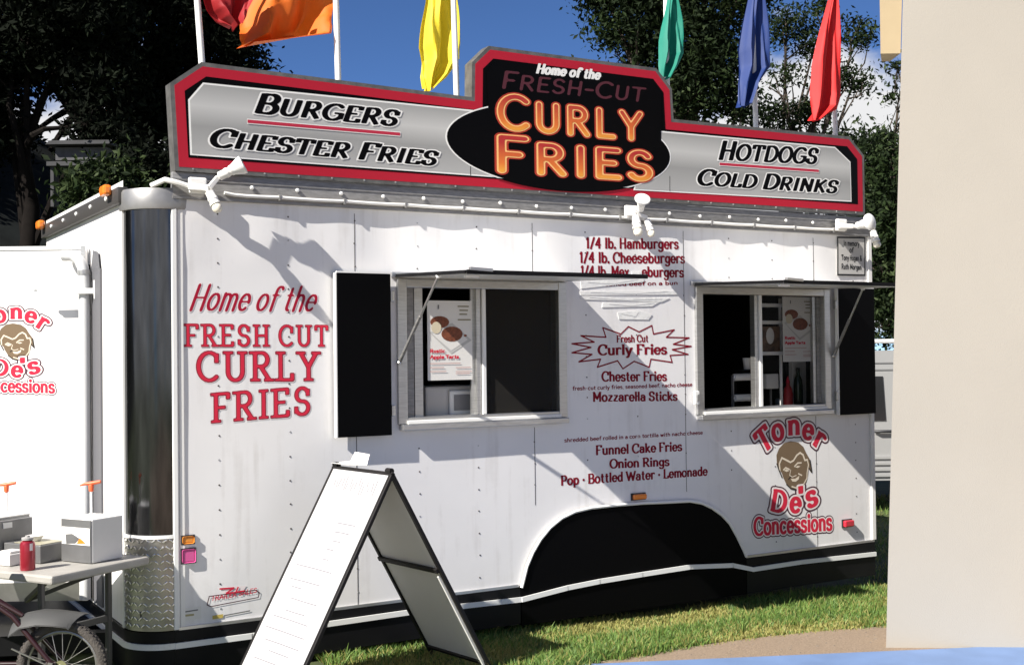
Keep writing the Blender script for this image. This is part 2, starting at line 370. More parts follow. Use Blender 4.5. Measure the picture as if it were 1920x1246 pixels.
def field(ch, sty):
    if (ch, sty) in _cache: return _cache[ch, sty]
    w, seg = elements(ch, sty); N = STY[sty]['N']; pad = .30
    xs = np.arange(-pad, w+pad+1e-6, 1.0/N); ys = np.arange(-.34-pad, 1+pad+1e-6, 1.0/N)
    X, Y = np.meshgrid(xs, ys); D = np.full(X.shape, 9.0)
    for x0, y0, x1, y1, h, butt in seg:
        dx, dy = x1-x0, y1-y0; L = math.hypot(dx, dy)
        ux, uy = (dx/L, dy/L) if L > 1e-9 else (1, 0)
        U = (X-x0)*ux+(Y-y0)*uy; Vv = np.abs(-(X-x0)*uy+(Y-y0)*ux)
        if butt:
            ex = np.abs(U-L/2)-(L/2+.0); ex = ex-h*.35; ev = Vv-h
            d = np.where((ex < 0) & (ev < 0), np.maximum(ex, ev), np.hypot(np.maximum(ex, 0), np.maximum(ev, 0)))
        else:
            t = np.clip(U, 0, L); d = np.hypot(X-(x0+t*ux), Y-(y0+t*uy))-h
        D = np.minimum(D, d)
    _cache[ch, sty] = (w, xs, ys, D); return _cache[ch, sty]
_mcache = {}
def glyph_mesh(ch, sty, lvl):
    key = (ch, sty, round(lvl, 4))
    if key in _mcache: return _mcache[key]
    w, xs, ys, D = field(ch, sty); S = D-lvl; ny, nx = S.shape; V = []; F = []
    ins = S < 0
    cnt = ins[:-1, :-1].astype(int)+ins[1:, :-1]+ins[:-1, 1:]+ins[1:, 1:]
    for j in range(ny-1):
        if not cnt[j].any(): continue
        i = 0
        while i < nx-1:
            c = cnt[j, i]
            if c == 0: i += 1; continue
            if c == 4:
                k = i
                while k < nx-1 and cnt[j, k] == 4: k += 1
                b = len(V); V += [(xs[i], ys[j]), (xs[k], ys[j]), (xs[k], ys[j+1]), (xs[i], ys[j+1])]; F.append((b, b+1, b+2, b+3)); i = k; continue
            C = [(i, j), (i+1, j), (i+1, j+1), (i, j+1)]; poly = []
            for q in range(4):
                a = C[q]; b_ = C[(q+1) % 4]; sa = S[a[1], a[0]]; sb = S[b_[1], b_[0]]
                if sa < 0: poly.append((xs[a[0]], ys[a[1]]))
                if (sa < 0) != (sb < 0):
                    t = sa/(sa-sb); poly.append((xs[a[0]]+t*(xs[b_[0]]-xs[a[0]]), ys[a[1]]+t*(ys[b_[1]]-ys[a[1]])))
            if len(poly) > 2:
                b = len(V); V += poly; F.append(tuple(range(b, b+len(poly))))
            i += 1
    _mcache[key] = (V, F); return _mcache[key]

def letters(s, sty, small=1.0, gap=.13):
    """-> list of (glyph, x, scale), total width, in cap heights; lower case letters become small caps when small < 1"""
    out = []; x = 0.0
    for ch in s:
        if ch == ' ': x += .34; continue
        sc = 1.0
        if small < 1.0 and ch.islower(): ch = ch.upper(); sc = small
        w = GL[ch][0]; out.append((ch, x, sc)); x += w*sc+gap
    return out, x-gap
def write(mb, s, x0, x1, z, h, sty, layers, fr=None, z1=None, small=1.0, gap=.13):
    """one line from (x0, z) to (x1, z1), cap height h; layers = [(outline offset in cap heights, material, proud)]"""
    fr = fr or FACADE; ls, W = letters(s, sty, small, gap); kx = (x1-x0)/W; sl_ = STY[sty].get('slant', 0); z1 = z if z1 is None else z1
    hs = STY[sty]['wh']; h = h/(1+2*hs); z += hs*h; z1 += hs*h; m_ = STY[sty]['wv']*h*.8; x0 += m_; x1 -= m_
    for gi, (ch, gx, sc) in enumerate(ls):
        for off, m, d in layers:
            d = d+(gi % 2)*.0002
            V, F = glyph_mesh(ch, sty, off/sc)
            vs = []
            for a, b in V:
                u = (gx+a*sc+sl_*b*sc)
                vs.append(fr(x0+u*kx, z+b*sc*h+(z1-z)*(u/W), d))
            mb.add(vs, F, m)
def place(mb, ch, x, z, hx, hz, rot, sty, layers, fr=None):
    """one letter centred on x with its foot at z, turned by rot degrees"""
    fr = fr or FACADE; w = GL[ch][0]; c, s_ = math.cos(R(rot)), math.sin(R(rot)); hz = hz/1.12
    for off, m, d in layers:
        V, F = glyph_mesh(ch, sty, off)
        mb.add([fr(x+(a-w/2)*hx*c-b*hz*s_, z+(a-w/2)*hx*s_+b*hz*c, d) for a, b in V], F, m)
def stroke(mb, pts, w, m, d, fr=None, closed=False):
    """painted line through 2D points"""
    fr = fr or FACADE; n = len(pts)
    for i in range(n if closed else n-1):
        a = np.array(pts[i]); b = np.array(pts[(i+1) % n]); e = b-a; l = np.linalg.norm(e)
        if l < 1e-6: continue
        e = e/l; k = np.array((-e[1], e[0]))*w/2; a = a-e*w*.3; b = b+e*w*.3
        mb.flat([a-k, b-k, b+k, a+k], d+(i % 2)*.0002, m, fr)
def ell(cx, cy, rx, ry, n=40, a0=0, a1=360):
    return [(cx+rx*math.cos(R(a0+(a1-a0)*i/n)), cy+ry*math.sin(R(a0+(a1-a0)*i/n))) for i in range(n+(0 if a1-a0 == 360 else 1))]
def fpx(pts, y=0.0): return [on_y(a, b, y) for a, b in pts]


# ------------------------------------------------------------------ the setting: ground, path, hill
def grid_mesh(name, xs, ys, zf, m):
    mb = MB(); nx, ny = len(xs), len(ys)
    vs = [(x, y, zf(x, y)) for y in ys for x in xs]
    mb.add(vs, [(j*nx+i, j*nx+i+1, (j+1)*nx+i+1, (j+1)*nx+i) for j in range(ny-1) for i in range(nx-1)], m, True)
    return mb.build(name)
GRASSB = mat('grass_soil', (.075, .10, .028), .9, var=.5, vscale=6, bump=.6, bscale=40, rgb2=(.045, .055, .02))
GRAVEL = mat('tan_path', (.36, .27, .19), .95, var=.2, vscale=90, bump=.9, bscale=220, rgb2=(.22, .16, .11))
BLUEP = mat('taskbar_blue', (.14, .22, .40), .7, var=.12, vscale=4)
xs = sorted(set([-90, -50, -30, -18, -10, -6, -3, -1.5, 0, 1, 2, 3, 4, 5, 6, 8, 12, 18, 30, 50, 90]))
ysg = [-60, -30, -16, -9, -6, -4, -3, -2, -1.5, -1, -.5, 0, .5, 1, 2, 3, 5, 8, 12, 18, 30, 60, 110]
tag(grid_mesh('ground', xs, ysg, lambda x, y: ground_z(x), GRASSB), kind='structure')
# tan path: everything nearer the viewer than the worn grass edge
edge = [(-8, 1.0), (-1, -.35), (.5, -.42), (1.5, -.47), (2.2, -.52), (2.61, -.555), (3.1, -.60), (3.7, -.66), (4.17, -.70), (4.8, -.74), (5.6, -.8), (9, -.95), (22, -1.2)]
edge = [(-8, -5), (-1, -2.2), (.5, -1.5), (1.4, -1.0)]+[tuple(on_z(a, b, ground_z(3))[:2]) for a, b in ((1120, 1247), (1207, 1234), (1307, 1212), (1422, 1195), (1538, 1180), (1654, 1168), (1780, 1154))]+[(9, -1.0), (22, -1.4)]
def dens(e, step=.06):
    out = []
    for (x0, y0), (x1, y1) in zip(e, e[1:]):
        n = max(1, int((x1-x0)/step)) if 0 < x0 < 6 else 4
        for i in range(n):
            t = i/n; out.append((x0+t*(x1-x0), y0+t*(y1-y0)+(random.uniform(-.018, .018) if 0 < x0 < 6 else 0)))
    out.append(e[-1]); return out
pe = dens(edge); mb = MB()
n = len(pe); ynear = [-1.6, -2.4, -6.0, -16.0]
vs = []; fs = []
for x, y in pe:
    vs.append((x, y, ground_z(x)+.006))
    for yn in ynear: vs.append((x, y+yn+.9, ground_z(x)+.006))
k = 1+len(ynear)
for i in range(n-1):
    for j in range(k-1): fs.append((i*k+j, i*k+j+1, (i+1)*k+j+1, (i+1)*k+j))
mb.add(vs, fs, GRAVEL); tag(mb.build('path'), kind='structure')
# added blue strip for the screen's taskbar, along the front of the path
a = on_z(1050, 1249, ground_z(2.2)+.012); b = on_z(1660, 1221, ground_z(3.7)+.012); c = on_z(1925, 1209, ground_z(4.45)+.012)
mb = MB(); P = [a, b, c]; off = np.array([-.9, -1.5, 0.0])*1.2
vs = [(p[0], p[1], ground_z(p[0])+.012) for p in P]+[((p+off)[0], (p+off)[1], ground_z((p+off)[0])+.012) for p in P]
mb.add(vs, [(3, 4, 1, 0), (4, 5, 2, 1)], BLUEP); tag(mb.build('taskbar_strip'), kind='structure')
# wooded bank rising behind the left of the trailer
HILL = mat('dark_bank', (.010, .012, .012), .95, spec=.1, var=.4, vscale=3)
def hz(x, y):
    t = max(0, min(1, (y-9)/20)); s_ = max(0, min(1, (14-x)/14)); return .1-.5*(1-t)*(1-s_)-.05+10.5*(t*t*(3-2*t))*s_
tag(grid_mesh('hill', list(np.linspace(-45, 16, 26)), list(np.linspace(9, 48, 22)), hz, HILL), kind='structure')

# grass blades standing in front of and beyond the trailer
GB = [mat('grass_blade', (.165, .27, .055), .6, trans=.35), mat('grass_blade_yellow', (.34, .32, .10), .6, trans=.35), mat('grass_blade_dark', (.09, .17, .04), .6, trans=.3)]
def pedge(x):
    return float(np.interp(x, [e[0] for e in edge], [e[1] for e in edge]))
def blades(regions):
    V = []; F = []; M = []
    for n_, x0, x1, yf0, yf1, hmax in regions:
        for i in range(n_):
            x = random.uniform(x0, x1); y = random.uniform(yf0(x), yf1(x)); z = ground_z(x)
            patch = math.sin(x*3.1+1.3)+math.sin(x*1.7-y*6)+.6*math.sin(y*11+x*2)-2.2*math.exp(-((x-2.55)/.45)**2-((y+.22)/.13)**2)
            if random.random() < .25 and patch < -.8: continue
            h = random.uniform(.3, 1)**1.3*hmax*max(.45, 1.05+.22*patch)*(1.5 if random.random() < .03 else 1); a = random.uniform(0, 6.283); w = random.uniform(.0025, .005)
            lx, ly = random.gauss(0, .45)*h, random.gauss(0, .45)*h; cx, sx = math.cos(a)*w, math.sin(a)*w; b = len(V)
            V += [(x-cx, y-sx, z), (x+cx, y+sx, z), (x+lx*.45+cx*.7, y+ly*.45+sx*.7, z+h*.62), (x+lx*.45-cx*.7, y+ly*.45-sx*.7, z+h*.62), (x+lx, y+ly, z+h)]
            F += [(b, b+1, b+2, b+3), (b+3, b+2, b+4)]; m_ = random.choices((0, 1, 2), ((7, 2, 3) if patch > .3 else (4, 4, 2) if patch > -.7 else (1, 9, 1)))[0]; M += [m_, m_]
    me = bpy.data.meshes.new('grass'); me.from_pydata(V, [], F)
    for m in GB: me.materials.append(m)
    me.polygons.foreach_set('material_index', M); o = bpy.data.objects.new('grass', me); col.objects.link(o); return o
gr = blades([(75000, .75, 5.4, lambda x: pedge(x)-.01, lambda x: .10, .05),
             (2500, 1.2, 5.4, lambda x: pedge(x)-.05, lambda x: pedge(x)+.06, .035),
             (16000, 5.0, 9.5, lambda x: pedge(x), lambda x: 3.8, .06)])
tag(gr, 'short green grass with dry yellow patches growing along the path', 'grass', kind='stuff')

PEB = mat('pebble', (.17, .14, .11), .9, var=.4, vscale=40); mb = MB()
for i in range(160):
    x = random.uniform(2.2, 4.6); y = pedge(x)+random.uniform(-.42, .03); r = random.uniform(.003, .008); z = ground_z(x)+.006
    a = random.uniform(0, 6.28); ring_ = [(x+r*math.cos(a+k*1.257)*random.uniform(.7, 1.2), y+r*math.sin(a+k*1.257)*random.uniform(.7, 1.2), z) for k in range(5)]
    mb.add(ring_+[(x, y, z+r*.7)], [(k, (k+1) % 5, 5) for k in range(5)], PEB)
tag(mb.build('pebbles'), 'loose small pebbles scattered on the tan path', 'pebbles', kind='stuff')

# ------------------------------------------------------------------ trees
BARK = mat('bark', (.055, .042, .032), .9, var=.4, vscale=5, bump=.8, bscale=20, stretch=(2, 2, .4))
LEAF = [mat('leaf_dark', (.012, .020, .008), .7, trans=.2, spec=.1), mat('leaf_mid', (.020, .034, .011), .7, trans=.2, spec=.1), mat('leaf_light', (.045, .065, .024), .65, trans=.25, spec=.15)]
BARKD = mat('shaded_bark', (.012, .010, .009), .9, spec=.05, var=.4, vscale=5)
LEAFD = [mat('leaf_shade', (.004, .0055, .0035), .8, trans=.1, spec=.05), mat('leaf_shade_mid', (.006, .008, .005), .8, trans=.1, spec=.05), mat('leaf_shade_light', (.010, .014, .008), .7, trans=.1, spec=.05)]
def leaf_mesh(name, blobs, n, size, mats, wts=(5, 4, 2), loc=(0, 0, 0)):
    """many leaf-sized folded faces in ragged clumps"""
    tot = sum(b[3]**2 for b in blobs); V = []; F = []; M = []
    clumps = []
    for bx, by, bz, br in blobs:
        nc = max(3, int(n/26*br*br/tot))
        for _ in range(nc):
            d = rng.normal(size=3); d /= np.linalg.norm(d); rr = br*(rng.uniform(.35, 1.0)**.5)*rng.uniform(.8, 1.12)
            clumps.append((bx+d[0]*rr, by+d[1]*rr, bz+d[2]*rr*.85, random.choices((0, 1, 2), wts)[0]))
    per = max(6, n//len(clumps))
    for cx, cy, cz, mi in clumps:
        cs = size*rng.uniform(1.6, 3.0); pts = rng.normal(size=(per, 3))*cs*np.array([1, 1, .7]); ax = rng.normal(size=(per, 3)); bx_ = rng.normal(size=(per, 3)); sz = size*rng.uniform(.5, 1.15, per)
        for p, a, b, s_ in zip(pts, ax, bx_, sz):
            a = a/np.linalg.norm(a); b = b-a*(a@b); b = b/np.linalg.norm(b); c = np.cross(a, b); o = np.array((cx, cy, cz))+p; k = len(V)
            V += [tuple(o-a*s_), tuple(o-b*s_*.42+c*s_*.12), tuple(o+a*s_), tuple(o+b*s_*.42+c*s_*.12)]
            F += [(k, k+1, k+2), (k, k+2, k+3)]; M += [mi, mi]
    me = bpy.data.meshes.new(name); me.from_pydata([(v[0]-loc[0], v[1]-loc[1], v[2]-loc[2]) for v in V], [], F)
    for m in mats: me.materials.append(m)
    me.polygons.foreach_set('material_index', M); return me
def tree(name, base, blobs, n, size, mats, label, cat='tree', group=None, tr=.25, wts=(5, 4, 2), limbs=True):
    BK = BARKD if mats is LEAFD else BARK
    root = tag(empty(name, base), label, cat, group)
    B = np.array(base); bl = np.array([b[:3] for b in blobs]); ctr = np.average(bl, axis=0, weights=[b[3]**2 for b in blobs])
    mb = MB(); top = B+(ctr-B)*np.array([.6, .6, .8])
    pts = [B+np.array((0, 0, -.2))]
    for i in range(1, 6):
        t = i/5; p = B+(top-B)*t; pts.append(p+np.array([random.uniform(-.12, .12), random.uniform(-.12, .12), 0])*tr*3)
    mb.tube(pts, [tr*1.25]+[tr*(1-.62*i/5) for i in range(1, 6)], BK, 10); o = mb.build('trunk', root)
    if limbs:
        lb = MB()
        for b in blobs:
            q = np.array(b[:3]); j = random.randint(2, 4); s_ = np.array(pts[j]); mid = (s_+q)/2+np.array([random.uniform(-.3, .3), random.uniform(-.3, .3), random.uniform(.0, .4)])
            r0 = tr*(.34+.12*b[3]/2); lb.tube([s_, s_*.5+mid*.5+np.array((0, 0, .1)), mid, q], [r0, r0*.75, r0*.55, r0*.2], BK, 7)
            for _ in range(5):
                d = rng.normal(size=3); d /= np.linalg.norm(d); e = q+d*b[3]*.85; st = mid+(q-mid)*random.uniform(.2, 1)
                lb.tube([st, (st+e)/2+rng.normal(size=3)*.12, e], [r0*.3, r0*.2, r0*.06], BK, 5)
        lb.build('limbs', root)
    me = leaf_mesh('crown', blobs, n, size, mats, wts, base); c = bpy.data.objects.new('crown', me); col.objects.link(c); c.parent = root
    return root
def blob(px, py, dep, rpx): return (*at(px, py, dep), rpx/FPX*dep)
def base_at(px, dep, z=None):
    p = at(px, 600, dep); return (p[0], p[1], z if z is not None else hz(p[0], p[1]) if (p[0] < 16 and 9 < p[1] < 48) else 0.0)
# dark wood behind the left half
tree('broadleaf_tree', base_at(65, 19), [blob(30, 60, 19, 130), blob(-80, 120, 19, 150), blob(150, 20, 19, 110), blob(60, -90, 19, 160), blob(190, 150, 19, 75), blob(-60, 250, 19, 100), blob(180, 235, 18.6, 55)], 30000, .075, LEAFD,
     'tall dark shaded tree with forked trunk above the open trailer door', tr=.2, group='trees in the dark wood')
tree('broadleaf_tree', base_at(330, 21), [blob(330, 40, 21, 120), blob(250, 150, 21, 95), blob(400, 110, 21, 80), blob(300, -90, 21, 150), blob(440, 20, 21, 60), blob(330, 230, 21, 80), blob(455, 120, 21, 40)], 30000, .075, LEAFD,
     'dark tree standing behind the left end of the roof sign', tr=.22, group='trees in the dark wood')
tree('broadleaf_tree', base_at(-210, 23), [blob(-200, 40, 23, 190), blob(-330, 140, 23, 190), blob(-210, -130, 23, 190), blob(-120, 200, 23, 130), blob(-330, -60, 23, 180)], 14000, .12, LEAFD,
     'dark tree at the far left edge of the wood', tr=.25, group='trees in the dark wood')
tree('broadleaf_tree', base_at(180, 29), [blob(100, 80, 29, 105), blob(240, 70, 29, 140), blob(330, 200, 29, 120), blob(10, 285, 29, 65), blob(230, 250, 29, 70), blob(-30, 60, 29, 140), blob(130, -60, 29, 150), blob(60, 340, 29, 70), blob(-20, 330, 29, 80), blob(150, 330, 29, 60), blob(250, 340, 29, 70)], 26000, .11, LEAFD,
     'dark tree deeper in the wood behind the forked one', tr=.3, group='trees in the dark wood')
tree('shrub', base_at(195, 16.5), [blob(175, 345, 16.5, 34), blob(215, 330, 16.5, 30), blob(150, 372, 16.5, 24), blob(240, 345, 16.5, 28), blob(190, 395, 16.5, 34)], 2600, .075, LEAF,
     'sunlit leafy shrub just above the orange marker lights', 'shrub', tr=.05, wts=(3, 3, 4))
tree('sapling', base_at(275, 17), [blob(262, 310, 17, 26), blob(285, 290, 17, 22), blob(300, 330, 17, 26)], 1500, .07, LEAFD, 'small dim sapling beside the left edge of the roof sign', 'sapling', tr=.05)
# trees behind the right half
tree('broadleaf_tree', base_at(1250, 22, 0), [blob(1180, 30, 22, 85), blob(1270, 90, 22, 95), blob(1340, -20, 22, 110), blob(1215, -70, 22, 110), blob(1350, 110, 22, 62), blob(1130, -30, 22, 55), blob(1410, -70, 22, 70), blob(1300, 170, 22, 80), blob(1390, 195, 22, 40)], 34000, .07, LEAF,
     'large dark green tree behind the middle of the roof sign', tr=.3, group='trees behind the right half', wts=(8, 3, 1))
tree('broadleaf_tree', base_at(1440, 25, 0), [blob(1475, 45, 25, 42), blob(1530, 75, 25, 36), blob(1610, 62, 25, 34), blob(1560, 130, 25, 30), blob(1602, 150, 25, 30), blob(1470, 140, 25, 26), blob(1500, 215, 25, 34), blob(1440, 225, 25, 34), blob(1548, 20, 25, 26), blob(1530, 215, 25, 30)], 7000, .06, LEAF,
     'thin open tree with bare limbs behind the red flag', tr=.2, group='trees behind the right half', wts=(6, 4, 1))
tree('broadleaf_tree', base_at(1690, 18, 0), [blob(1672, 330, 18, 62), blob(1640, 420, 18, 60), blob(1660, 270, 18, 30), blob(1685, 180, 18, 16), blob(1682, 125, 18, 14), blob(1650, 500, 18, 60), blob(1680, 590, 18, 60), blob(1720, 440, 18, 80), blob(1775, 330, 18, 70)], 15000, .06, LEAF,
     'bushy green tree beside the right end of the trailer', tr=.16, group='trees behind the right half', wts=(6, 4, 1))
tree('broadleaf_tree', base_at(1580, 30, 0), [blob(1560, 300, 30, 90), blob(1640, 300, 30, 70), blob(1500, 320, 30, 90), blob(1690, 380, 30, 100), blob(1640, 480, 30, 110), blob(1700, 560, 30, 90)], 14000, .10, LEAF,
     'dark tree farther back behind the parked silver van', tr=.25, group='trees behind the right half', wts=(7, 3, 1))
# dim shed half hidden in the wood
SHEDM = mat('weathered_grey_boards', (.085, .085, .09), .9, var=.25, vscale=6)
SHEDR = mat('dim_roof', (.05, .05, .053), .9, var=.2, vscale=6)
p = at(152, 288, 18.2); sh = tag(empty('shed', (p[0], p[1], p[2]-.4)), 'dim grey boarded shed half hidden among the dark trees', 'shed')
fr = frame((p[0], p[1], p[2]), (_r[0], _r[1], 0), (0, 0, 1), (-_f[0], -_f[1], 0)); kk = 18.2/FPX
mb = MB(); mb.prism([(-48*kk, -12*kk), (48*kk, -12*kk), (48*kk, 12*kk), (-48*kk, 12*kk)], 0, -1.0, SHEDM, fr); mb.build('wall', sh)
mb = MB(); mb.prism([(-60*kk, 15*kk), (60*kk, 15*kk), (58*kk, 22*kk), (-52*kk, 22*kk)], .15, -1.15, SHEDR, fr); mb.build('roof', sh)
mb = MB(); mb.prism([(-58*kk, -25*kk), (60*kk, -25*kk), (60*kk, -17*kk), (-58*kk, -17*kk)], .15, -1.15, SHEDR, fr)
for u in (-50, 50): mb.prism([((u-3)*kk, -.8), ((u+3)*kk, -.8), ((u+3)*kk, -25*kk), ((u-3)*kk, -25*kk)], .1, -.1, SHEDR, fr)
mb.build('deck', sh)

# ------------------------------------------------------------------ added slab standing in for the blank screen margin at the right
MARGINM = mat('pale_margin', (.365, .338, .295), .85, var=.05, vscale=1.2, bump=.15, bscale=160)
MARGINT = mat('tan_margin', (.42, .33, .20), .8, var=.05, vscale=6)
b0 = on_z(1659, 1216, ground_z(3.7)); dep = float((b0-CAM) @ _f)
fr = frame((b0[0], b0[1], 0), (_r0[0], _r0[1], 0), (0, 0, 1), (-math.sin(YAW), -math.cos(YAW), 0))
t0 = at(1697, 95, dep); t1 = at(1700, -40, dep); lu = lambda q: float((q-b0) @ _r0)
wl = tag(empty('screen_margin_slab', tuple(b0)), 'tall plain cream slab added for the blank screen margin at the right', 'wall')
gz = ground_z(3.7)
sk = (b0-CAM)/np.linalg.norm(b0-CAM); sk = float((sk @ _r0)/(sk @ np.array((math.sin(YAW), math.cos(YAW), 0))))
def slab(mb, poly, d0, d1, m):
    n = len(poly); vs = [fr(u, v, d0) for u, v in poly]+[fr(u+(sk+.03)*(d0-d1) if i in (0, n-1) else u, v, d1) for i, (u, v) in enumerate(poly)]
    mb.add(vs, [tuple(range(n)), tuple(range(2*n-1, n-1, -1))]+[(i, n+i, n+(i+1) % n, (i+1) % n) for i in range(n)], m)
mb = MB(); slab(mb, [(0, gz-.15), (1.6, gz-.15), (1.6, t1[2]), (lu(t1), t1[2])], 0, -.22, MARGINM); mb.build('wall', wl)
cl_, e0, e1 = lu(at(1657, 50, dep)), lu(at(1695.6, 95, dep))-.001, lu(t1)-.001
mb = MB(); slab(mb, [(cl_, t0[2]), (e0, t0[2]), (e1, t1[2]), (cl_, t1[2])], -.01, -.20, MARGINT); mb.build('margin_block', wl)

# ------------------------------------------------------------------ parked van beyond the trailer
VAN = mat('silver_van_paint', (.36, .36, .355), .35, .25, coat=.6); VGL = mat('dark_van_glass', (.015, .015, .018), .08); TYRE = mat('tyre', (.02, .02, .02), .85, bump=.4, bscale=80)
dv = 12.4; vo = at(1640, 933, dv); vz = 0.0
fr = frame((vo[0]-2.0*_r0[0], vo[1]-2.0*_r0[1], vz), (_r0[0], _r0[1], 0), (0, 0, 1), (-math.sin(YAW), -math.cos(YAW), 0))
van = tag(empty('parked_van', (float(vo[0]), float(vo[1]), 0)), 'silver van parked on the grass beyond the right end of the trailer', 'van')
side = [(0, .42), (.05, .95), (.10, 1.30), (.35, 1.58), (.6, 1.66), (3.3, 1.66), (3.75, 1.45), (4.15, 1.05), (4.7, .92), (4.85, .70), (4.85, .38), (4.15, .34), (4.05, .58), (3.85, .70), (3.6, .70), (3.4, .58), (3.3, .34), (1.35, .34), (1.25, .58), (1.05, .70), (.8, .70), (.6, .58), (.5, .36)]
mb = MB(); mb.prism(side, 0, -1.75, VAN, fr)
for zz in (1.46, 1.53): mb.prism([(.5, zz), (3.2, zz), (3.2, zz+.012), (.5, zz+.012)], .008, 0, GREYTEXT, fr)
for k_, zz in enumerate((.38, .44, .50, .56)): mb.prism([(1.4, zz), (3.25, zz), (3.25, zz+.028), (1.4, zz+.028)], .02, 0, VAN, fr)
mb.build('body', van)
for u0, u1 in ((.30, 1.15), (1.22, 2.125), (2.19, 2.98)):
    mb = MB(); mb.prism([(u0, .95), (u1, .95), (u1-.025, 1.40), (u0+.06, 1.40)], .012, 0, VGL, fr); mb.build('window', van)
for u in (1.08, 2.10):
    mb = MB(); mb.tube([fr(u-.09, .84, .012), fr(u-.06, .84, .04), fr(u+.07, .84, .04), fr(u+.10, .84, .012)], .016, RUBBER, 8); mb.build('door_handle', van)
mb = MB(); mb.tube([fr(.7, 1.70, -.1), fr(.8, 1.76, -.1), fr(2.9, 1.76, -.1), fr(3.0, 1.70, -.1)], .018, TRIMW, 8); mb.tube([fr(.7, 1.70, -1.6), fr(.8, 1.76, -1.6), fr(2.9, 1.76, -1.6), fr(3.0, 1.70, -1.6)], .018, TRIMW, 8); mb.build('roof_rack', van)
for u in (.92, 3.72):
    q = fr(u, .32, -.02); Mx = Matrix.Translation(Vector(q)) @ Matrix(((_r0[0], 0, -math.sin(YAW), 0), (_r0[1], 0, -math.cos(YAW), 0), (0, 1, 0, 0), (0, 0, 0, 1)))
    mb = MB(); mb.lathe([(.19, -.1), (.32, -.1), (.33, -.07), (.33, .02), (.31, .05), (.19, .05)], (0, 0, 0), TYRE, 28, Mx); w_ = mb.build('wheel', van)
    mb = MB(); mb.lathe([(.0, .03), (.06, .045), (.19, .035), (.19, -.02)], (0, 0, 0), ALU, 20, Mx); mb.build('rim', w_)

# ------------------------------------------------------------------ concession trailer
L_, ZB, ZT, WID, RC = 4.88, .343, 2.47, 2.25, .19
tr_ = tag(empty('concession_trailer', (2.35, 1.2, .06)), 'long white food trailer with two open serving windows and red menu lettering', 'food trailer')
W1 = (1.24, 2.30, 1.315, 2.085); W2 = (3.325, 4.455, 1.29, 2.08)
def lines(a, b, step, extra):
    q = list(np.linspace(a, b, int((b-a)/step)+1)); q = [k for k in q if min(abs(k-e) for e in extra) > step*.35]+list(extra); return sorted(q)
xl = lines(0, L_, .035, [0, L_, W1[0], W1[1], W2[0], W2[1]]); zl = lines(ZB, ZT, .05, [ZB, ZT, W1[2], W1[3], W2[2], W2[3]])
mb = MB()
vs = [(x, -wave(x, z), z) for z in zl for x in xl]; nx = len(xl); fs = []
for j in range(len(zl)-1):
    for i in range(nx-1):
        cx, cz = (xl[i]+xl[i+1])/2, (zl[j]+zl[j+1])/2
        if any(w[0] < cx < w[1] and w[2] < cz < w[3] for w in (W1, W2)): continue
        fs.append((j*nx+i, j*nx+i+1, (j+1)*nx+i+1, (j+1)*nx+i))
mb.add(vs, fs, WHITE, True)
# other sides, floor, inner lining
mb.add([(-RC, RC, ZB), (-RC, WID, ZB), (-RC, WID, ZT+.1), (-RC, RC, ZT+.1)], [(0, 1, 2, 3)], WHITE)
mb.add([(L_, 0, ZB), (L_, WID+.19, ZB), (L_, WID+.19, ZT+.1), (L_, 0, ZT+.1)], [(0, 1, 2, 3)], WHITE)
mb.add([(0, WID+.19, ZB), (L_, WID+.19, ZB), (L_, WID+.19, ZT+.1), (0, WID+.19, ZT+.1)], [(3, 2, 1, 0)], WHITE)
mb.add([(-RC, WID, ZB), (0, WID+.19, ZB), (0, WID+.19, ZT+.1), (-RC, WID, ZT+.1)], [(3, 2, 1, 0)], WHITE)
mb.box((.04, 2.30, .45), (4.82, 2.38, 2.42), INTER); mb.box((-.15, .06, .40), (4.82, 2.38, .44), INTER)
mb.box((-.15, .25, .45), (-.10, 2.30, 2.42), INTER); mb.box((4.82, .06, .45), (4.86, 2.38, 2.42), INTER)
# rivets and panel seams
for k in range(13):
    x = .23+k*.374; seam = k in (2, 5, 8, 11)
    for i in range(17):
        z = .42+i*.124
        if z > 2.44 or any(w[0]-.05 < x < w[1]+.05 and w[2]-.05 < z < w[3]+.05 for w in (W1, W2)): continue
        if 1.95 < x < 3.72 and z < .8: continue
        for dx in ((0,) if not seam else (0,)):
            mb.lathe([(.0050, 0), (.0044, .0014), (.0025, .0022)], (0, 0, 0), RUST if random.random() < .8 else ALU, 7, Matrix.Translation((x+random.uniform(-.002, .002), -wave(x, z)-.0002, z+random.uniform(-.003, .003))) @ Matrix.Rotation(R(90), 4, 'X'))
    if seam:
        segs = [(ZB, 2.44)] if not (W1[0] < x < W1[1]) else []
        zlo = .80 if 1.95 < x < 3.72 else ZB
        for i in range(40):
            z0 = zlo+(2.44-zlo)*i/40; z1 = zlo+(2.44-zlo)*(i+1)/40; zm = (z0+z1)/2
            if any(w[0]-.04 < x < w[1]+.04 and w[2]-.06 < zm < w[3]+.06 for w in (W1, W2)): continue
            mb.add([(x-.002, -wave(x, z0)-.0012, z0), (x+.002, -wave(x, z0)-.0012, z0), (x+.002, -wave(x, z1)-.0012, z1), (x-.002, -wave(x, z1)-.0012, z1)], [(0, 1, 2, 3)], RUST)
body = mb.build('body', tr_)
mb = MB(); mb.box((.02, .03, 2.48), (L_-.02, WID+.17, 2.53), TRIMW, bev=.012); mb.build('roof', tr_)

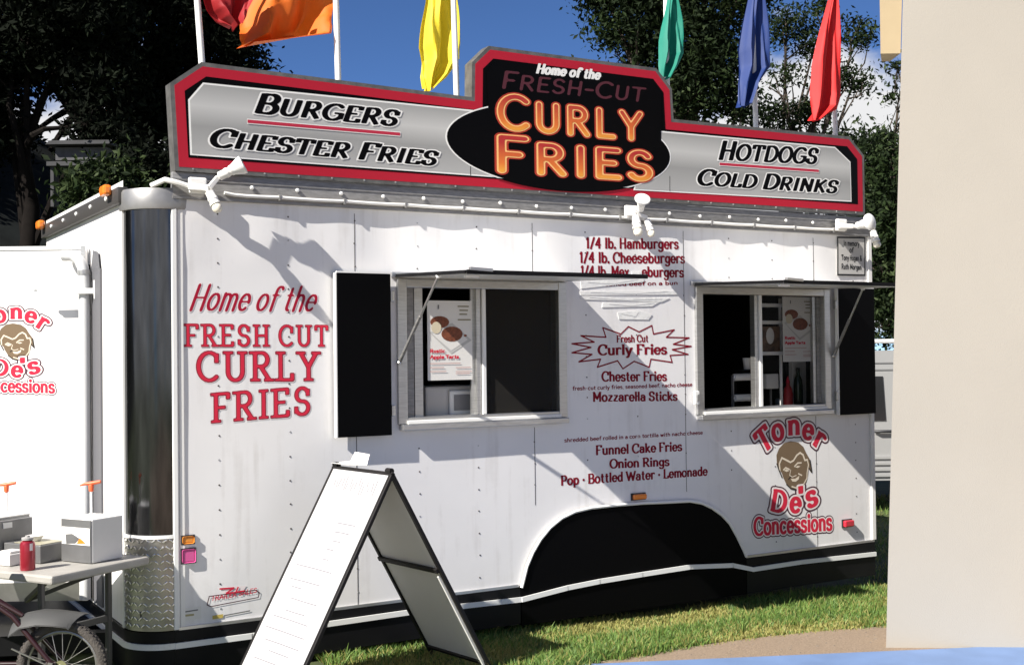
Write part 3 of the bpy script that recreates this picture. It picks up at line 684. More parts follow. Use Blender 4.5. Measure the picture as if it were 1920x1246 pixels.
# polished front corner, cap and tread plate
def quarter(mb, r, z0, z1, m, n=16, a0=180, a1=270, cx=0.0, cy=RC):
    vs = []; 
    for i in range(n+1):
        t = R(a0+(a1-a0)*i/n); vs += [(cx+r*math.cos(t), cy+r*math.sin(t), z0), (cx+r*math.cos(t), cy+r*math.sin(t), z1)]
    mb.add(vs, [(2*i, 2*i+2, 2*i+3, 2*i+1) for i in range(n)], m, True)
mb = MB(); quarter(mb, RC-.001, .80, 2.43, CHROME, 24); post = mb.build('corner_post', tr_)
mb = MB()
mb.lathe([(.0, 2.415), (.203, 2.415), (.205, 2.425), (.205, 2.505), (.198, 2.518), (.0, 2.522)], (0, RC, 0), mat('brushed_cap', (.30, .295, .29), .4, .6, var=.1, vscale=20), 40)
mb.build('cap', post)
mb = MB(); mb.box((-.004, -.012, ZB), (.022, .012, 2.47), TRIMW, bev=.004); mb.box((.03, -.006, ZB), (.052, .004, 2.47), PLASTICW); mb.box((-RC-.012, RC-.008, ZB), (-RC+.012, RC+.022, 2.46), TRIMW, bev=.004); mb.build('trim', post)
mb = MB(); quarter(mb, RC+.004, ZB, .80, TREAD, 24)
for j in range(13):
    for i in range(11):
        a_ = R(184+i*8.1+(4 if j % 2 else 0)); z = ZB+.025+j*.0345; r = RC+.0045
        M = Matrix.Translation((r*math.cos(a_), RC+r*math.sin(a_), z)) @ Matrix.Rotation(a_, 4, 'Z') @ Matrix.Rotation(R(42 if (i+j) % 2 else -42), 4, 'X')
        mb.box((-.001, -.0125, -.004), (.0045, .0125, .0045), TREADB, M, bev=.002)
mb.bar((-.20, RC, .80), (-.20, RC+.02, .80), .01, .02, ALU)
for i in range(24):
    a0 = R(180+90*i/24); a1 = R(180+90*(i+1)/24); r = RC+.007
    mb.bar((r*math.cos(a0), RC+r*math.sin(a0), .802), (r*math.cos(a1), RC+r*math.sin(a1), .802), .008, .016, TRIMW)
mb.build('tread_plate', tr_)

# skirt, fender panel, white stripe
mb = MB()
mb.prism([(0, .13), (1.985, .13), (1.985, ZB-.004), (0, ZB-.004)], .012, -.03, BLACK); mb.prism([(3.70, .11), (L_, .11), (L_, ZB-.004), (3.70, ZB-.004)], .012, -.03, BLACK)
quarter(mb, RC+.010, .13, ZB-.004, BLACK); mb.box((-RC-.010, RC, .13), (-RC+.01, WID, ZB-.004), BLACK)
mb.box((-.1, .5, .16), (4.8, 2.2, .33), BLACK)
mb.build('skirt', tr_)
arch = fpx([(975, 1100), (985, 1060), (996, 1034), (1010, 1010), (1028, 988), (1050, 970), (1075, 958), (1105, 951), (1150, 946), (1200, 942), (1250, 940), (1290, 938), (1313, 942), (1332, 951), (1350, 964), (1365, 980), (1379, 1005), (1390, 1028), (1396, 1042)])
mb = MB(); mb.prism([(1.99, .12)]+arch+[(3.69, .11)], .016, -.01, BLACKP); fen = mb.build('fender_panel', tr_)
mb = MB(); pts = [(x, -.018, z) for x, z in arch]; mb.tube(pts, .010, PLASTICW, 8); mb.build('edge_bead', fen)
mb = MB()
st = fpx([(240, 1215), (330, 1207), (470, 1190), (610, 1168), (770, 1145), (975, 1122), (1060, 1100), (1120, 1088), (1200, 1075), (1290, 1061), (1370, 1058), (1408, 1066), (1500, 1052), (1638, 1037)])
st = [(x, z) for x, z in st if x > .02]; st = [(0.0, .268)]+st
for (x0, z0), (x1, z1) in zip(st, st[1:]):
    d = .02 if x1 < 2.05 or x0 > 3.6 else .024
    mb.bar((x0-.002, -d, z0), (x1+.002, -d, z1), .010, .028, TRIMW)
for i in range(12):
    a0 = R(180+90*i/12); a1 = R(180+90*(i+1)/12); r = RC+.016
    mb.bar((r*math.cos(a0), RC+r*math.sin(a0), .268), (r*math.cos(a1), RC+r*math.sin(a1), .268), .010, .028, TRIMW)
mb.bar((-RC-.016, RC, .268), (-RC-.016, WID, .268), .010, .028, TRIMW); mb.build('stripe', tr_)
for a, b, m in (((0.02, -.010, ZB-.003), (1.975, .0, ZB+.012), ALU), ((3.70, -.010, ZB-.003), (L_, .0, ZB+.012), ALU), ((L_-.02, -.014, ZB+.013), (L_+.012, .03, 2.47), PLASTICW)):
    mb = MB(); mb.box(a, b, m); mb.build('edge_trim', tr_)
for x in (2.36, 3.25):
    mb = MB(); mb.lathe([(.15, -.1), (.29, -.1), (.30, -.06), (.30, .06), (.28, .1), (.15, .1)], (0, 0, 0), TYRE, 26, Matrix.Translation((x, .30, .36)) @ Matrix.Rotation(R(90), 4, 'X')); w_ = mb.build('wheel', tr_)
    mb = MB(); mb.lathe([(0, .03), (.05, .05), (.15, .04), (.15, -.02)], (0, 0, 0), DULLALU, 18, Matrix.Translation((x, .22, .36)) @ Matrix.Rotation(R(90), 4, 'X')); mb.build('rim', w_)
mb = MB(); mb.tube([(2.14, .30, .06), (2.14, .30, .30)], .028, DULLALU, 10); mb.box((2.06, .22, .065), (2.22, .38, .078), DULLALU); mb.build('stabilizer_jack', tr_)

# roof rail, conduit
mb = MB(); mb.box((.0, -.016, 2.474), (L_+.01, .02, 2.60), DULLALU, bev=.004); mb.box((.0, -.020, 2.468), (L_+.01, .02, 2.480), DULLALU); mb.box((.0, -.019, 2.560), (L_+.01, .02, 2.568), DULLALU)
for i in range(20):
    mb.lathe([(.011, 0), (.010, .006), (.005, .010)], (0, 0, 0), SIGNWH, 10, Matrix.Translation((.16+i*.245, -.0195, 2.540+random.uniform(-.004, .004))) @ Matrix.Rotation(R(90), 4, 'X'))
mb.build('roof_rail', tr_)
cpts = [(.26, -.022, 2.508), (.31, -.024, 2.500)]+[(.37+i*.06, -.026, 2.500-.0025*abs(math.sin((i*.06-.18)*math.pi/.36))) for i in range(70)]+[(4.62, -.024, 2.50)]
mb = MB(); mb.tube(cpts, .0090, PLASTICW, 8)
for i in range(12):
    x = .55+i*.36; mb.box((x-.007, -.038, 2.482), (x+.007, -.018, 2.513), DULLALU, bev=.002)
mb.build('cable_conduit', tr_)

# floodlight clusters: bracket + two lamp heads each
def lamp(parent, base, d, size=1.0):
    d = Vector(d).normalized(); mb = MB()
    M = Matrix.Translation(Vector(base)) @ d.to_track_quat('Z', 'Y').to_matrix().to_4x4()
    s = size = size*.74; mb.lathe([(.012*s, 0), (.030*s, .008*s), (.030*s, .050*s), (.034*s, .055*s), (.034*s, .072*s), (.030*s, .076*s), (.031*s, .088*s), (.036*s, .092*s), (.037*s, .108*s)], (0, 0, 0), PLASTICW, 18, M)
    h = mb.build('lamp_head', parent)
    return h, M
def flood(x, heads, arm):
    mb = MB(); mb.box((x-.045, -.066, 2.492), (x+.045, -.037, 2.572), PLASTICW, bev=.008)
    mb.bar((x-.05, -.07, 2.52), arm[0], .03, .032, PLASTICW, bev=.006)
    for p, q in zip(arm, arm[1:]): mb.bar(p, q, .022, .024, PLASTICW, bev=.004)
    f = mb.build('floodlight', tr_)
    for base, d, kind, s in heads:
        h, M = lamp(f, base, d, s); s *= .74
        mb = MB()
        if kind == 'cone': mb.lathe([(.034*s, .10*s), (.060*s, .165*s), (.064*s, .185*s), (.056*s, .188*s), (.0, .15*s)], (0, 0, 0), TRIMW, 22, M)
        elif kind == 'disc': mb.lathe([(.036*s, .10*s), (.066*s, .12*s), (.068*s, .135*s), (.05*s, .148*s), (0, .152*s)], (0, 0, 0), TRIMW, 22, M)
        else: mb.lathe([(.024*s, .104*s), (.034*s, .125*s), (.034*s, .145*s), (.022*s, .16*s), (0, .164*s)], (0, 0, 0), mat('bulb_glass', (.78, .74, .62), .15), 18, M)
        mb.build('bulb', h)
flood(.115, [((.205, -.10, 2.575), (.75, -.35, .42), 'cone', 1.0), ((.155, -.11, 2.50), (.30, -.45, -.95), 'bulb', 1.0)], [(.155, -.105, 2.515), (.205, -.10, 2.575)])
flood(2.78, [((2.82, -.09, 2.54), (-.25, -.55, .55), 'disc', .95), ((2.79, -.08, 2.51), (-.05, -.30, -.95), 'bulb', 1.1), ((2.88, -.075, 2.49), (.10, -.3, -.9), 'bulb', .95)], [(2.79, -.08, 2.52), (2.88, -.075, 2.50)])
flood(4.56, [((4.66, -.10, 2.525), (.05, -.95, .15), 'disc', 1.15), ((4.81, -.10, 2.50), (.06, -.3, -.95), 'bulb', 1.05)], [(4.62, -.10, 2.52), (4.83, -.10, 2.52)])
mb = MB(); mb.tube([(-.09, .03, 2.53), (-.04, -.03, 2.555), (.02, -.05, 2.54), (.07, -.055, 2.525)], .014, PLASTICW, 8); mb.build('cable', tr_)

# serving windows
def window(w, mull, screen_right):
    x0, x1, z0, z1 = w; mb = MB(); t = .035
    mb.box((x0-.02, -.022, z0-.012), (x0+t, .07, z1+.012), ALU, bev=.003); mb.box((x1-t, -.022, z0-.012), (x1+.02, .07, z1+.012), ALU, bev=.003)
    mb.box((x0+t, -.020, z1-t), (x1-t, .068, z1+.010), ALU, bev=.003); mb.box((x0+t, -.020, z0-.010), (x1-t, .068, z0+t*.7), ALU, bev=.003)
    f = mb.build('serving_window', tr_)
    mb = MB(); mb.box((mull-.032, .004, z0+t*.7), (mull-.004, .05, z1-t), ALU, bev=.003); mb.box((mull+.002, -.006, z0+t*.7), (mull+.026, .04, z1-t), TRIMW, bev=.003); mb.build('mullion', f)
    mb = MB(); mb.box((x0-.01, -.055, z0-.045), (x1+.01, .0, z0-.013), ALU, bev=.004); mb.box((x0+.03, -.034, z0-.012), (x1-.03, -.023, z0+.008), TRIMW, bev=.003); mb.build('sill', f)
    a, b = (mull+.026, x1-t) if screen_right else (x0+t, mull-.032)
    if screen_right:
        mb = MB(); mb.box((a, .012, z0+t*.7), (b, .014, z1-t), SCREEN); mb.build('insect_screen', f)
    a, b = (x0+t, mull-.032) if screen_right else (mull+.026, x1-t)
    if not screen_right:
        mb = MB(); mb.box((a+.024, .036, z0+t*.7), (b, .040, z1-t), GLASS); mb.build('glass_pane', f)
    mb = MB(); mb.box((b-.022 if screen_right else a, .03, z0+t*.7), (b if screen_right else a+.022, .045, z1-t), ALU); mb.build('sliding_sash', f)
    return f
win1 = window(W1, 1.755, True); win2 = window(W2, 3.845, False)
# inner reveal of the left window: door liner seen at its left
mb = MB(); mb.box((1.278, .02, 1.34), (1.335, .06, 2.05), DULLALU); mb.box((1.345, .03, 1.34), (1.395, .06, 2.05), ALU); mb.build('jamb', win1)
mb = MB(); mb.box((4.36, .03, 1.32), (4.385, .06, 2.04), ALU); mb.box((4.39, .02, 1.32), (4.42, .06, 2.04), DULLALU); mb.build('jamb', win2)

# awning flaps held up by struts
def awning(x0, x1, zh, D, strut_x, strut_from):
    mb = MB(); z1 = zh-.028
    vs = [(x0, -.012, zh), (x1, -.012, zh), (x1, -D, z1), (x0, -D, z1)]; t = .016
    mb.add([(v[0], v[1], v[2]+t/2) for v in vs]+[(v[0], v[1], v[2]-t/2) for v in vs], [(0, 3, 2, 1), (4, 5, 6, 7), (0, 1, 5, 4), (1, 2, 6, 5), (2, 3, 7, 6), (3, 0, 4, 7)], TRIMW)
    mb.bar((x0, -D-.004, z1), (x1, -D-.004, z1), .008, .022, BLACK); mb.bar((x0-.004, -.02, zh), (x0-.004, -D, z1), .007, .018, BLACK); mb.bar((x1+.004, -.02, zh), (x1+.004, -D, z1), .007, .018, BLACK)
    mb.box((x0-.03, -.024, zh-.006), (x1+.03, -.001, zh+.020), ALU, bev=.003)
    a = mb.build('awning_flap', tr_)
    mb = MB(); mb.bar((x0+.01, -D-.01, z1+.016), (x0+.14, -D-.01, z1+.010), .02, .016, ALU, bev=.003); mb.bar((x0+.02, -D+.06, z1-.018), (x0+.10, -D+.06, z1-.018), .02, .012, TRIMW, bev=.003); mb.build('latch', a)
    k = strut_from[1]; zz = zh-.028*k/D
    p = Vector((strut_x, -.03, strut_from[0])); q = Vector((strut_x, -k, zz-.012))
    mb = MB(); m_ = p+(q-p)*.55; mb.tube([p, m_], .010, DULLALU, 8); mb.tube([m_, q], .0065, ALU, 8); mb.lathe([(0, -.014), (.012, -.010), (.016, 0), (.012, .010), (0, .014)], q, TRIMW, 12); mb.lathe([(0, -.014), (.012, -.010), (.016, 0), (.012, .010), (0, .014)], p, ALU, 12); mb.build('strut', a)
awning(1.215, 2.315, 2.112, .81, 1.222, (1.64, .50)); awning(3.30, 4.50, 2.105, .81, 4.492, (1.64, .30))
# black side shutters folded flat beside the windows
for (x0, x1, z0, z1), hx in (((.853, 1.165, 1.25, 2.118), 1.178), ((4.525, 4.872, 1.235, 2.10), 4.51)):
    mb = MB(); mb.box((x0, -.050, z0), (x1, -.022, z1), BLACKP, bev=.003); s_ = mb.build('side_shutter', tr_)
    mb = MB(); mb.box((x0, -.048, z1+.001), (x1, -.022, z1+.010), TRIMW); mb.box((x0-.009, -.048, z0), (x0-.001, -.022, z1), TRIMW); mb.build('edge_strip', s_)
    for z in (z0+.13, z0+.75):
        mb = MB(); mb.box((hx-.010, -.045, z-.03), (hx+.014, -.02, z+.03), ALU, bev=.004); mb.build('hinge', s_)
mb = MB(); mb.box((3.275, -.03, 1.345), (3.315, -.012, 1.43), TRIMW, bev=.004); mb.box((3.285, -.042, 1.365), (3.305, -.03, 1.41), ALU, bev=.004); mb.build('catch', tr_)

# marker lights
def marker(px, py, w, h, m, name='marker_light', dep=.03):
    x, z = on_y(px, py); mb = MB(); mb.box((x-w/2-.006, -.008, z-h/2-.006), (x+w/2+.006, -.0015, z+h/2+.006), RUBBER, bev=.002)
    mb.box((x-w/2, -dep, z-h/2), (x+w/2, -.008, z+h/2), m, bev=min(.008, h*.3)); mb.build(name, tr_)
marker(1196, 930, .10, .032, AMBER); marker(1587, 980, .085, .045, REDLENS, dep=.036); marker(352, 1011, .058, .036, ORREF, 'reflector', .012); marker(353, 1041, .066, .066, PINKREF, 'reflector', .012)
# maker's stickers low at the front
mb = MB(); write(mb, 'TRAILER SALES', *[on_y(395, 1128)[0], on_y(480, 1112)[0]], .463, .026, 'caps', [(.0, REDV, .003)], z1=.480); c0 = fpx([(388, 1133), (392, 1117), (480, 1105), (486, 1110), (484, 1119), (395, 1136)]); stroke(mb, c0, .0045, DARKLINE, .003, closed=True)
V_ = fpx([(410, 1101), (462, 1097), (454, 1110), (420, 1113)]); mb.flat(V_, .002, PINKW); stroke(mb, fpx([(412, 1103), (438, 1101), (424, 1111), (438, 1110)]), .008, REDV, .004); stroke(mb, fpx([(446, 1100), (442, 1109), (456, 1107)]), .008, REDV, .0045); mb.build('dealer_sticker', tr_)
mb = MB(); mb.flat(fpx([(341, 1140), (377, 1135), (377, 1158), (341, 1163)]), .003, PAPER); stroke(mb, fpx([(345, 1146), (370, 1142)]), .006, GREYTEXT, .005); stroke(mb, fpx([(345, 1153), (362, 1151)]), .01, mat('khaki_ink', (.4, .36, .18), .6), .005); mb.build('data_sticker', tr_); mb = MB()
mb.flat(fpx([(398, 1153), (418, 1150), (418, 1157), (398, 1160)]), .003, mat('yellow_ink', (.55, .42, .1), .6)); stroke(mb, fpx([(420, 1153), (468, 1144)]), .006, GREYTEXT, .003); mb.build('data_sticker', tr_)

# lettering on the side
RL = [(.045, PINKW, .0010), (.018, mat('dark_red_edge', (.25, .01, .03), .5), .0015), (-.014, REDV, .0020)]
mb = MB(); write(mb, 'Home of the', *(.075, .73), 1.915, .13, 'script', [(.05, PINKW, .0010), (.0, mat('crimson_vinyl', (.38, .010, .035), .5, spec=.12), .0016)]); mb.build('lettering', tr_)
for s, q, h in (('FRESH CUT', [(347, 650), (612, 650)], .115), ('CURLY', [(368, 716), (592, 714)], .155), ('FRIES', [(398, 793), (577, 778)], .152)):
    a, b = on_y(*q[0]), on_y(*q[1]); mb = MB(); write(mb, s, a[0], b[0], a[1], h, 'slab', RL, z1=b[1], gap=.27); mb.build('lettering', tr_)
ML = [(.012, MAROON, .006)]
def menu(s, p, q, h, sty='menu', d=.006, gap=.12):
    a, b = on_y(*p), on_y(*q); mb = MB(); write(mb, s, a[0], b[0], a[1], h, sty, [(.012, MAROON, .0011)], z1=b[1], gap=gap); mb.build('menu_lettering', tr_)
menu('1/4 lb. Hamburgers', (1098, 466), (1270, 467), .068, d=.013); menu('1/4 lb. Cheeseburgers', (1086, 493), (1282, 494), .068, d=.013)
menu('1/4 lb. Mex', (1088, 518), (1178, 519), .066, d=.010); menu('eburgers', (1203, 519), (1280, 520), .066, d=.010)
menu('seasoned beef on a bun', (1110, 537), (1270, 534), .026, 'tiny')
menu('Fresh Cut', (1156, 642), (1214, 641), .046); menu('Curly Fries', (1121, 666), (1248, 664), .066)
menu('Chester Fries', (1128, 715), (1248, 714), .062); menu('fresh-cut curly fries, seasoned beef, nacho cheese', (1073, 732), (1297, 724), .026, 'tiny')
menu('Mozzarella Sticks', (1111, 753), (1268, 751), .060); menu('shredded beef rolled in a corn tortilla with nacho cheese', (1058, 829), (1317, 814), .026, 'tiny')
menu('Funnel Cake Fries', (1117, 853), (1277, 845), .060); menu('Onion Rings', (1143, 878), (1253, 873), .058); menu('Pop · Bottled Water · Lemonade', (1051, 910), (1325, 891), .060)
burst = [(478, 612), (498, 622), (522, 610), (525, 626), (564, 618), (549, 632), (592, 633), (562, 645), (596, 649), (560, 655), (590, 664), (556, 666), (560, 679), (520, 673), (517, 688), (489, 677), (468, 691), (458, 676), (420, 688), (426, 673), (385, 678), (410, 664), (372, 661), (408, 651), (372, 644), (414, 641), (389, 629), (436, 632), (430, 614), (464, 626)]
mb = MB(); stroke(mb, fpx([(700+a, b) for a, b in burst]), .0085, MAROON, .0011, closed=True); mb.build('starburst', tr_)

# swirl-free circular emblem with a smiling face and arched name; kk scales it
EC = on_y(1380+505/4.79, 760+535/4.79)
def emk(a, b):
    q = on_y(1380+a/4.79, 760+b/4.79); return q[0]-EC[0], q[1]-EC[1]
def emblem(fr, cx, cz, k):
    mb = MB(); red = REDV; lay = [(.155, DARKLINE, .0010), (.09, PINKW, .0016), (.01, red, .0022)]
    S = lambda dx, dz: (cx+dx*k, cz+dz*k)
    for ch, a, b, rot, hx, hz_ in (('T', 292, 385, 33, .165, .168), ('o', 386, 305, 13, .165, .168), ('n', 520, 258, 0, .170, .150), ('e', 637, 296, -12, .165, .155), ('r', 722, 372, -34, .175, .170),
                                   ('D', 372, 948, -13, .165, .150), ('e', 530, 952, -4, .165, .155), ("'", 592, 925, 4, .20, .165), ('s', 690, 898, 13, .19, .165)):
        q = S(*emk(a, b)); place(mb, ch, q[0], q[1], hx*k, hz_*k, rot, 'bold', lay, fr)
    q0, q1 = S(*emk(155, 1172)), S(*emk(848, 1122))
    write(mb, 'Concessions', q0[0], q1[0], q0[1], .125*k, 'bold', lay, fr, z1=q1[1])
    T = lambda pts: [S(*emk(a, b)) for a, b in pts]
    mb.flat(T([(490, 318), (430, 335), (385, 385), (362, 445), (366, 520), (385, 580), (408, 600), (425, 650), (450, 702), (490, 742), (540, 752), (592, 736), (632, 690), (648, 620), (652, 560), (682, 600), (662, 480), (632, 428), (605, 370), (560, 330)]), .0010, BRONZE, fr)
    for pts, w, m in (([(392, 585), (388, 520), (410, 468), (445, 485), (488, 508), (515, 492), (545, 445), (575, 422), (602, 442), (618, 490), (640, 485)], .012, CREAM), ([(640, 485), (650, 530), (638, 600), (636, 650), (600, 715)], .009, CREAM), ([(425, 575), (445, 556), (478, 572)], .010, CREAM), ([(525, 545), (552, 515), (585, 512)], .010, CREAM),
                      ([(495, 630), (470, 660)], .008, DARKBR), ([(560, 610), (590, 625)], .009, CREAM), ([(500, 725), (540, 738), (580, 722)], .009, CREAM), ([(365, 520), (385, 580), (412, 645)], .009, DARKBR), ([(452, 706), (492, 745), (542, 756), (592, 740)], .009, DARKBR), ([(652, 560), (680, 598), (664, 490)], .010, DARKBR), ([(490, 575), (480, 625), (505, 640), (540, 625)], .006, CREAM)):
        stroke(mb, T(pts), w*k, m, .0016, fr)
    mb.flat(T([(490, 655), (530, 655), (568, 628), (562, 660), (535, 682), (505, 680)]), .0017, CREAM, fr)
    mb.flat(T([(428, 582), (450, 568), (478, 584), (452, 594)]), .0017, CREAM, fr); mb.flat(T([(530, 552), (553, 538), (578, 544), (555, 558)]), .0017, CREAM, fr)
    return mb
emblem(FACADE, EC[0], EC[1], 1.0).build('emblem', tr_)
# small memorial plate at the upper right
mb = MB(); P_ = fpx([(1569, 445), (1620, 446), (1620, 516), (1569, 515)]); FACADE_KEEP = FACADE; FACADE = PLAIN; mb.prism(P_, .0075, .0, mat('plate_grey', (.47, .46, .44), .5)); stroke(mb, P_, .012, mat('black_ink', (.01, .01, .01), .5), .0082, closed=True)
for s, a, b, y in (('In memory', 1580, 1609, 461), ('of', 1591, 1598, 474), ('Tony Hogan &', 1576, 1614, 488), ('Ruth Morgan', 1576, 1613, 505)):
    p, q = on_y(a, y), on_y(b, y+.4); write(mb, s, p[0], q[0], p[1], .040, 'tiny', [(.03, MATS['black_ink'], .0082)])
mb.build('memorial_plate', tr_); FACADE = FACADE_KEEP
# strips of white tape over struck-off menu lines
mb = MB()
for q in ([(1088, 528), (1206, 521), (1207, 528), (1089, 541)], [(1086, 546), (1268, 545), (1272, 552), (1088, 553)], [(1087, 555), (1255, 559), (1240, 566), (1088, 561)], [(1130, 568), (1236, 566), (1222, 574), (1128, 576)], [(1157, 586), (1196, 582), (1222, 590), (1215, 599), (1160, 598)], [(1184, 510), (1203, 509), (1204, 521), (1186, 522)]):
    p = fpx(q); mb.prism(p, .0035, .0008, TAPE)
    c0 = np.array(p).mean(axis=0); stroke(mb, [tuple(np.array(p[0])*.8+c0*.2), tuple(c0+np.array((0, -.004))), tuple(np.array(p[1])*.8+c0*.2)], .004, TAPE, .0052)
mb.build('tape_strip', tr_)

# left end: top trim with lights, doorway, dark gap strip, open door, vent pipe, door stay
mb = MB(); mb.box((-RC-.030, RC-.02, 2.455), (-RC+.02, WID+.01, 2.535), mat('dark_end_trim', (.045, .042, .04), .5), bev=.004)
for i in range(5):
    mb.lathe([(.012, 0), (.011, .006), (.005, .010)], (0, 0, 0), SIGNWH, 10, Matrix.Translation((-RC-.030, .42+i*.37, 2.50)) @ Matrix.Rotation(R(-90), 4, 'Y'))
mb.build('end_trim', tr_)
for y in (.34, 2.16):
    mb = MB(); mb.box((-RC-.075, y-.05, 2.505), (-RC-.030, y+.05, 2.56), AMBER, bev=.014); mb.build('marker_light', tr_)
mb = MB(); mb.box((-RC-.004, .95, .36), (-RC+.01, 1.85, 2.2), INTER); mb.build('doorway', tr_)  # flat dark panel painted in place of the shaded door opening
mb = MB(); mb.box((-RC-.012, .665, .36), (-RC-.001, .885, 2.16), GREYSTRIP, bev=.002)  # dark strip painted for the shaded open gap beside the door
mb.add([(-RC-.012, .665, 2.16), (-RC-.012, .885, 2.16), (-RC-.012, .83, 2.27), (-RC-.012, .70, 2.25)], [(3, 2, 1, 0)], GREYSTRIP); mb.build('gap_shade_strip', tr_)
H0 = np.array((-RC-.03, .93, 0.0)); DU = np.array((-_r0[0], -_r0[1], 0.0)); DN = np.array((-math.sin(YAW), -math.cos(YAW), 0.0))
def on_door(px, py):
    d = ray(px, py); t = ((H0-CAM) @ DN)/(d @ DN); q = CAM+t*d; return float((q-H0) @ DU), float(q[2])
dt = on_door(45, 462)[1]; db = on_door(40, 1126)[1]
frd = frame(H0, DU, (0, 0, 1), DN)
mb = MB(); mb.prism([(.0, db), (.92, db), (.92, dt), (.0, dt)], 0, -.045, WHITE, frd); door = mb.build('door', tr_)
mb = MB(); mb.prism([(0, db), (.025, db), (.025, dt), (0, dt)], .006, .0005, ALU, frd); mb.prism([(.025, dt-.02), (.92, dt-.02), (.92, dt), (.025, dt)], .006, .0005, TRIMW, frd); mb.prism([(.025, db), (.92, db), (.92, db+.10), (.025, db+.10)], .006, .0005, TREAD, frd); mb.build('door_trim', door)
c_ = on_door(27, 640); frm = frame(H0, -DU, (0, 0, 1), DN)
emblem(frm, -c_[0], c_[1], .62).build('emblem', door)
pp = lambda px, py, d: frd(*on_door(px, py), d)
mb = MB(); mb.tube([pp(125, 481, .06), pp(142, 481, .06), pp(155, 488, .06), pp(163, 503, .06), pp(165, 520, .06), pp(166, 700, .06), pp(167, 960, .06), pp(167, 1118, .06)], .030, mat('grey_pipe', (.60, .61, .62), .4), 14); mb.tube([pp(164, 508, .06), pp(165, 516, .06)], .034, ALU, 14); mb.build('vent_pipe', tr_)
mb = MB(); mb.bar(pp(84, 549, .10), pp(190, 547, .10), .018, .030, TRIMW, bev=.004); mb.bar(pp(78, 546, .10), pp(92, 548, .10), .012, .014, ALU); mb.bar(pp(191, 527, .10), pp(192, 562, .10), .02, .022, PLASTICW, bev=.004); mb.build('door_stay', tr_)
mb = MB(); mb.box((-1.35, .75, .14), (-RC-.02, 1.9, .26), BLACK, bev=.01); mb.bar((-RC, .5, .22), (-1.9, 1.25, .22), .08, .1, BLACK); mb.bar((-RC, 2.0, .22), (-1.9, 1.25, .22), .08, .1, BLACK); mb.build('tow_frame', tr_)

# counter and kitchen fittings fixed inside
mb = MB(); mb.box((1.0, .10, 1.20), (4.7, .50, 1.245), COUNTER, bev=.004); mb.build('counter', tr_)

# ------------------------------------------------------------------ roof sign
FACADE = SIGNF
sg = tag(empty('roof_sign', (2.40, 0, 2.60)), 'long stepped roof sign with red border and glowing orange curly letters', 'sign')
OUT = [(0.01, 2.602), (4.815, 2.615), (4.815, 3.03), (4.675, 3.15), (3.135, 3.135), (3.125, 3.325), (3.005, 3.44), (1.805, 3.435), (1.695, 3.33), (1.69, 3.13), (.145, 3.155), (-.012, 3.035)]
Y0 = -.045
mb = MB(); mb.prism(OUT, .030, -.055, SIGNALU)
for i in range(26):
    p, q = OUT[0], OUT[1]; x = .1+i*.185
    mb.lathe([(.006, 0), (.004, .004)], (0, 0, 0), ALU, 7, Matrix.Translation((x, -.0301, 2.616+x*.0025)) @ Matrix.Rotation(R(90), 4, 'X'))
mb.build('panel', sg)
mb = MB(); mb.prism(inset(OUT, .021), .034, .0305, SIGNRED); mb.build('red_border', sg)
mb = MB(); mb.prism(inset(OUT, .070), .0375, .0345, SIGNBLK); bb = mb.build('black_ground', sg)
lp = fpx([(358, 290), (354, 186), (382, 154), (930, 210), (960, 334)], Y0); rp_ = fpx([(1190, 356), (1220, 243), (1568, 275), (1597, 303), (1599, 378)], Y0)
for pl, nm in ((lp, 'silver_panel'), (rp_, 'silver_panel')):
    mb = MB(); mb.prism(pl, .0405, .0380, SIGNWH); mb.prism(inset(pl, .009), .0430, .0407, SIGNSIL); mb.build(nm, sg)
mb = MB(); mb.prism(ell(2.312, 2.893, .795, .258, 72), .0455, .0433, SIGNWH); mb.prism(ell(2.312, 2.893, .786, .249, 72), .0480, .0457, SIGNBLK)
h_ = [(1.775, 2.95), (2.94, 2.95), (3.045, 3.06), (3.040, 3.29), (2.965, 3.355), (1.845, 3.350), (1.778, 3.29)]
mb.prism([(1.80, 2.93), (3.03, 2.95), (3.035, 3.295), (2.965, 3.355), (1.845, 3.350), (1.785, 3.29)], .0482, .0459, SIGNBLK)
mb.prism(ell(2.312, 2.893, .797, .260, 30, 234, 306), .0484, .0458, SIGNBLK); mb.build('black_oval', sg)
SL = [(.065, SIGNWH, .0495), (.0, SIGNBLK, .0515)]
def sgn(s, p, q, top, sty, layers, small=1.0, gap=.14):
    a, b = on_y(*p, Y0), on_y(*q, Y0); t = on_y(*top, Y0); mb = MB(); write(mb, s, a[0], b[0], a[1], t[1]-a[1], sty, layers, z1=b[1], small=small, gap=gap); mb.build('lettering', sg)
sgn('Burgers', (477, 212), (738, 237), (480, 172), 'sign', SL, .84); sgn('Chester Fries', (391, 275), (812, 311), (394, 238), 'sign', SL, .86)
sgn('Hotdogs', (1347, 300), (1528, 308), (1349, 262), 'sign', SL, .86); sgn('Cold Drinks', (1307, 347), (1566, 363), (1309, 315), 'sign', SL, .86)
for p, q in (((467, 227), (750, 251)), ((1352, 307), (1536, 320))):
    mb = MB(); stroke(mb, [on_y(*p, Y0), on_y(*q, Y0)], .026, SIGNWH, .0495); stroke(mb, [on_y(*p, Y0), on_y(*q, Y0)], .017, mat('bright_red_print', (.46, .02, .05), .4), .051); mb.build('underline', sg)
sgn('Home of the', (1006, 137), (1124, 149), (1007, 118), 'sign', [(.03, SIGNWH, .0495)])
sgn('Fresh-Cut', (941, 166), (1207, 192), (942, 131), 'caps', [(.0, FADED, .0492)], .86)
ML2 = lambda f: [(.075, GLOWRED, .0492), (.034, YEL, .0510), (-.002, f, .0530)]
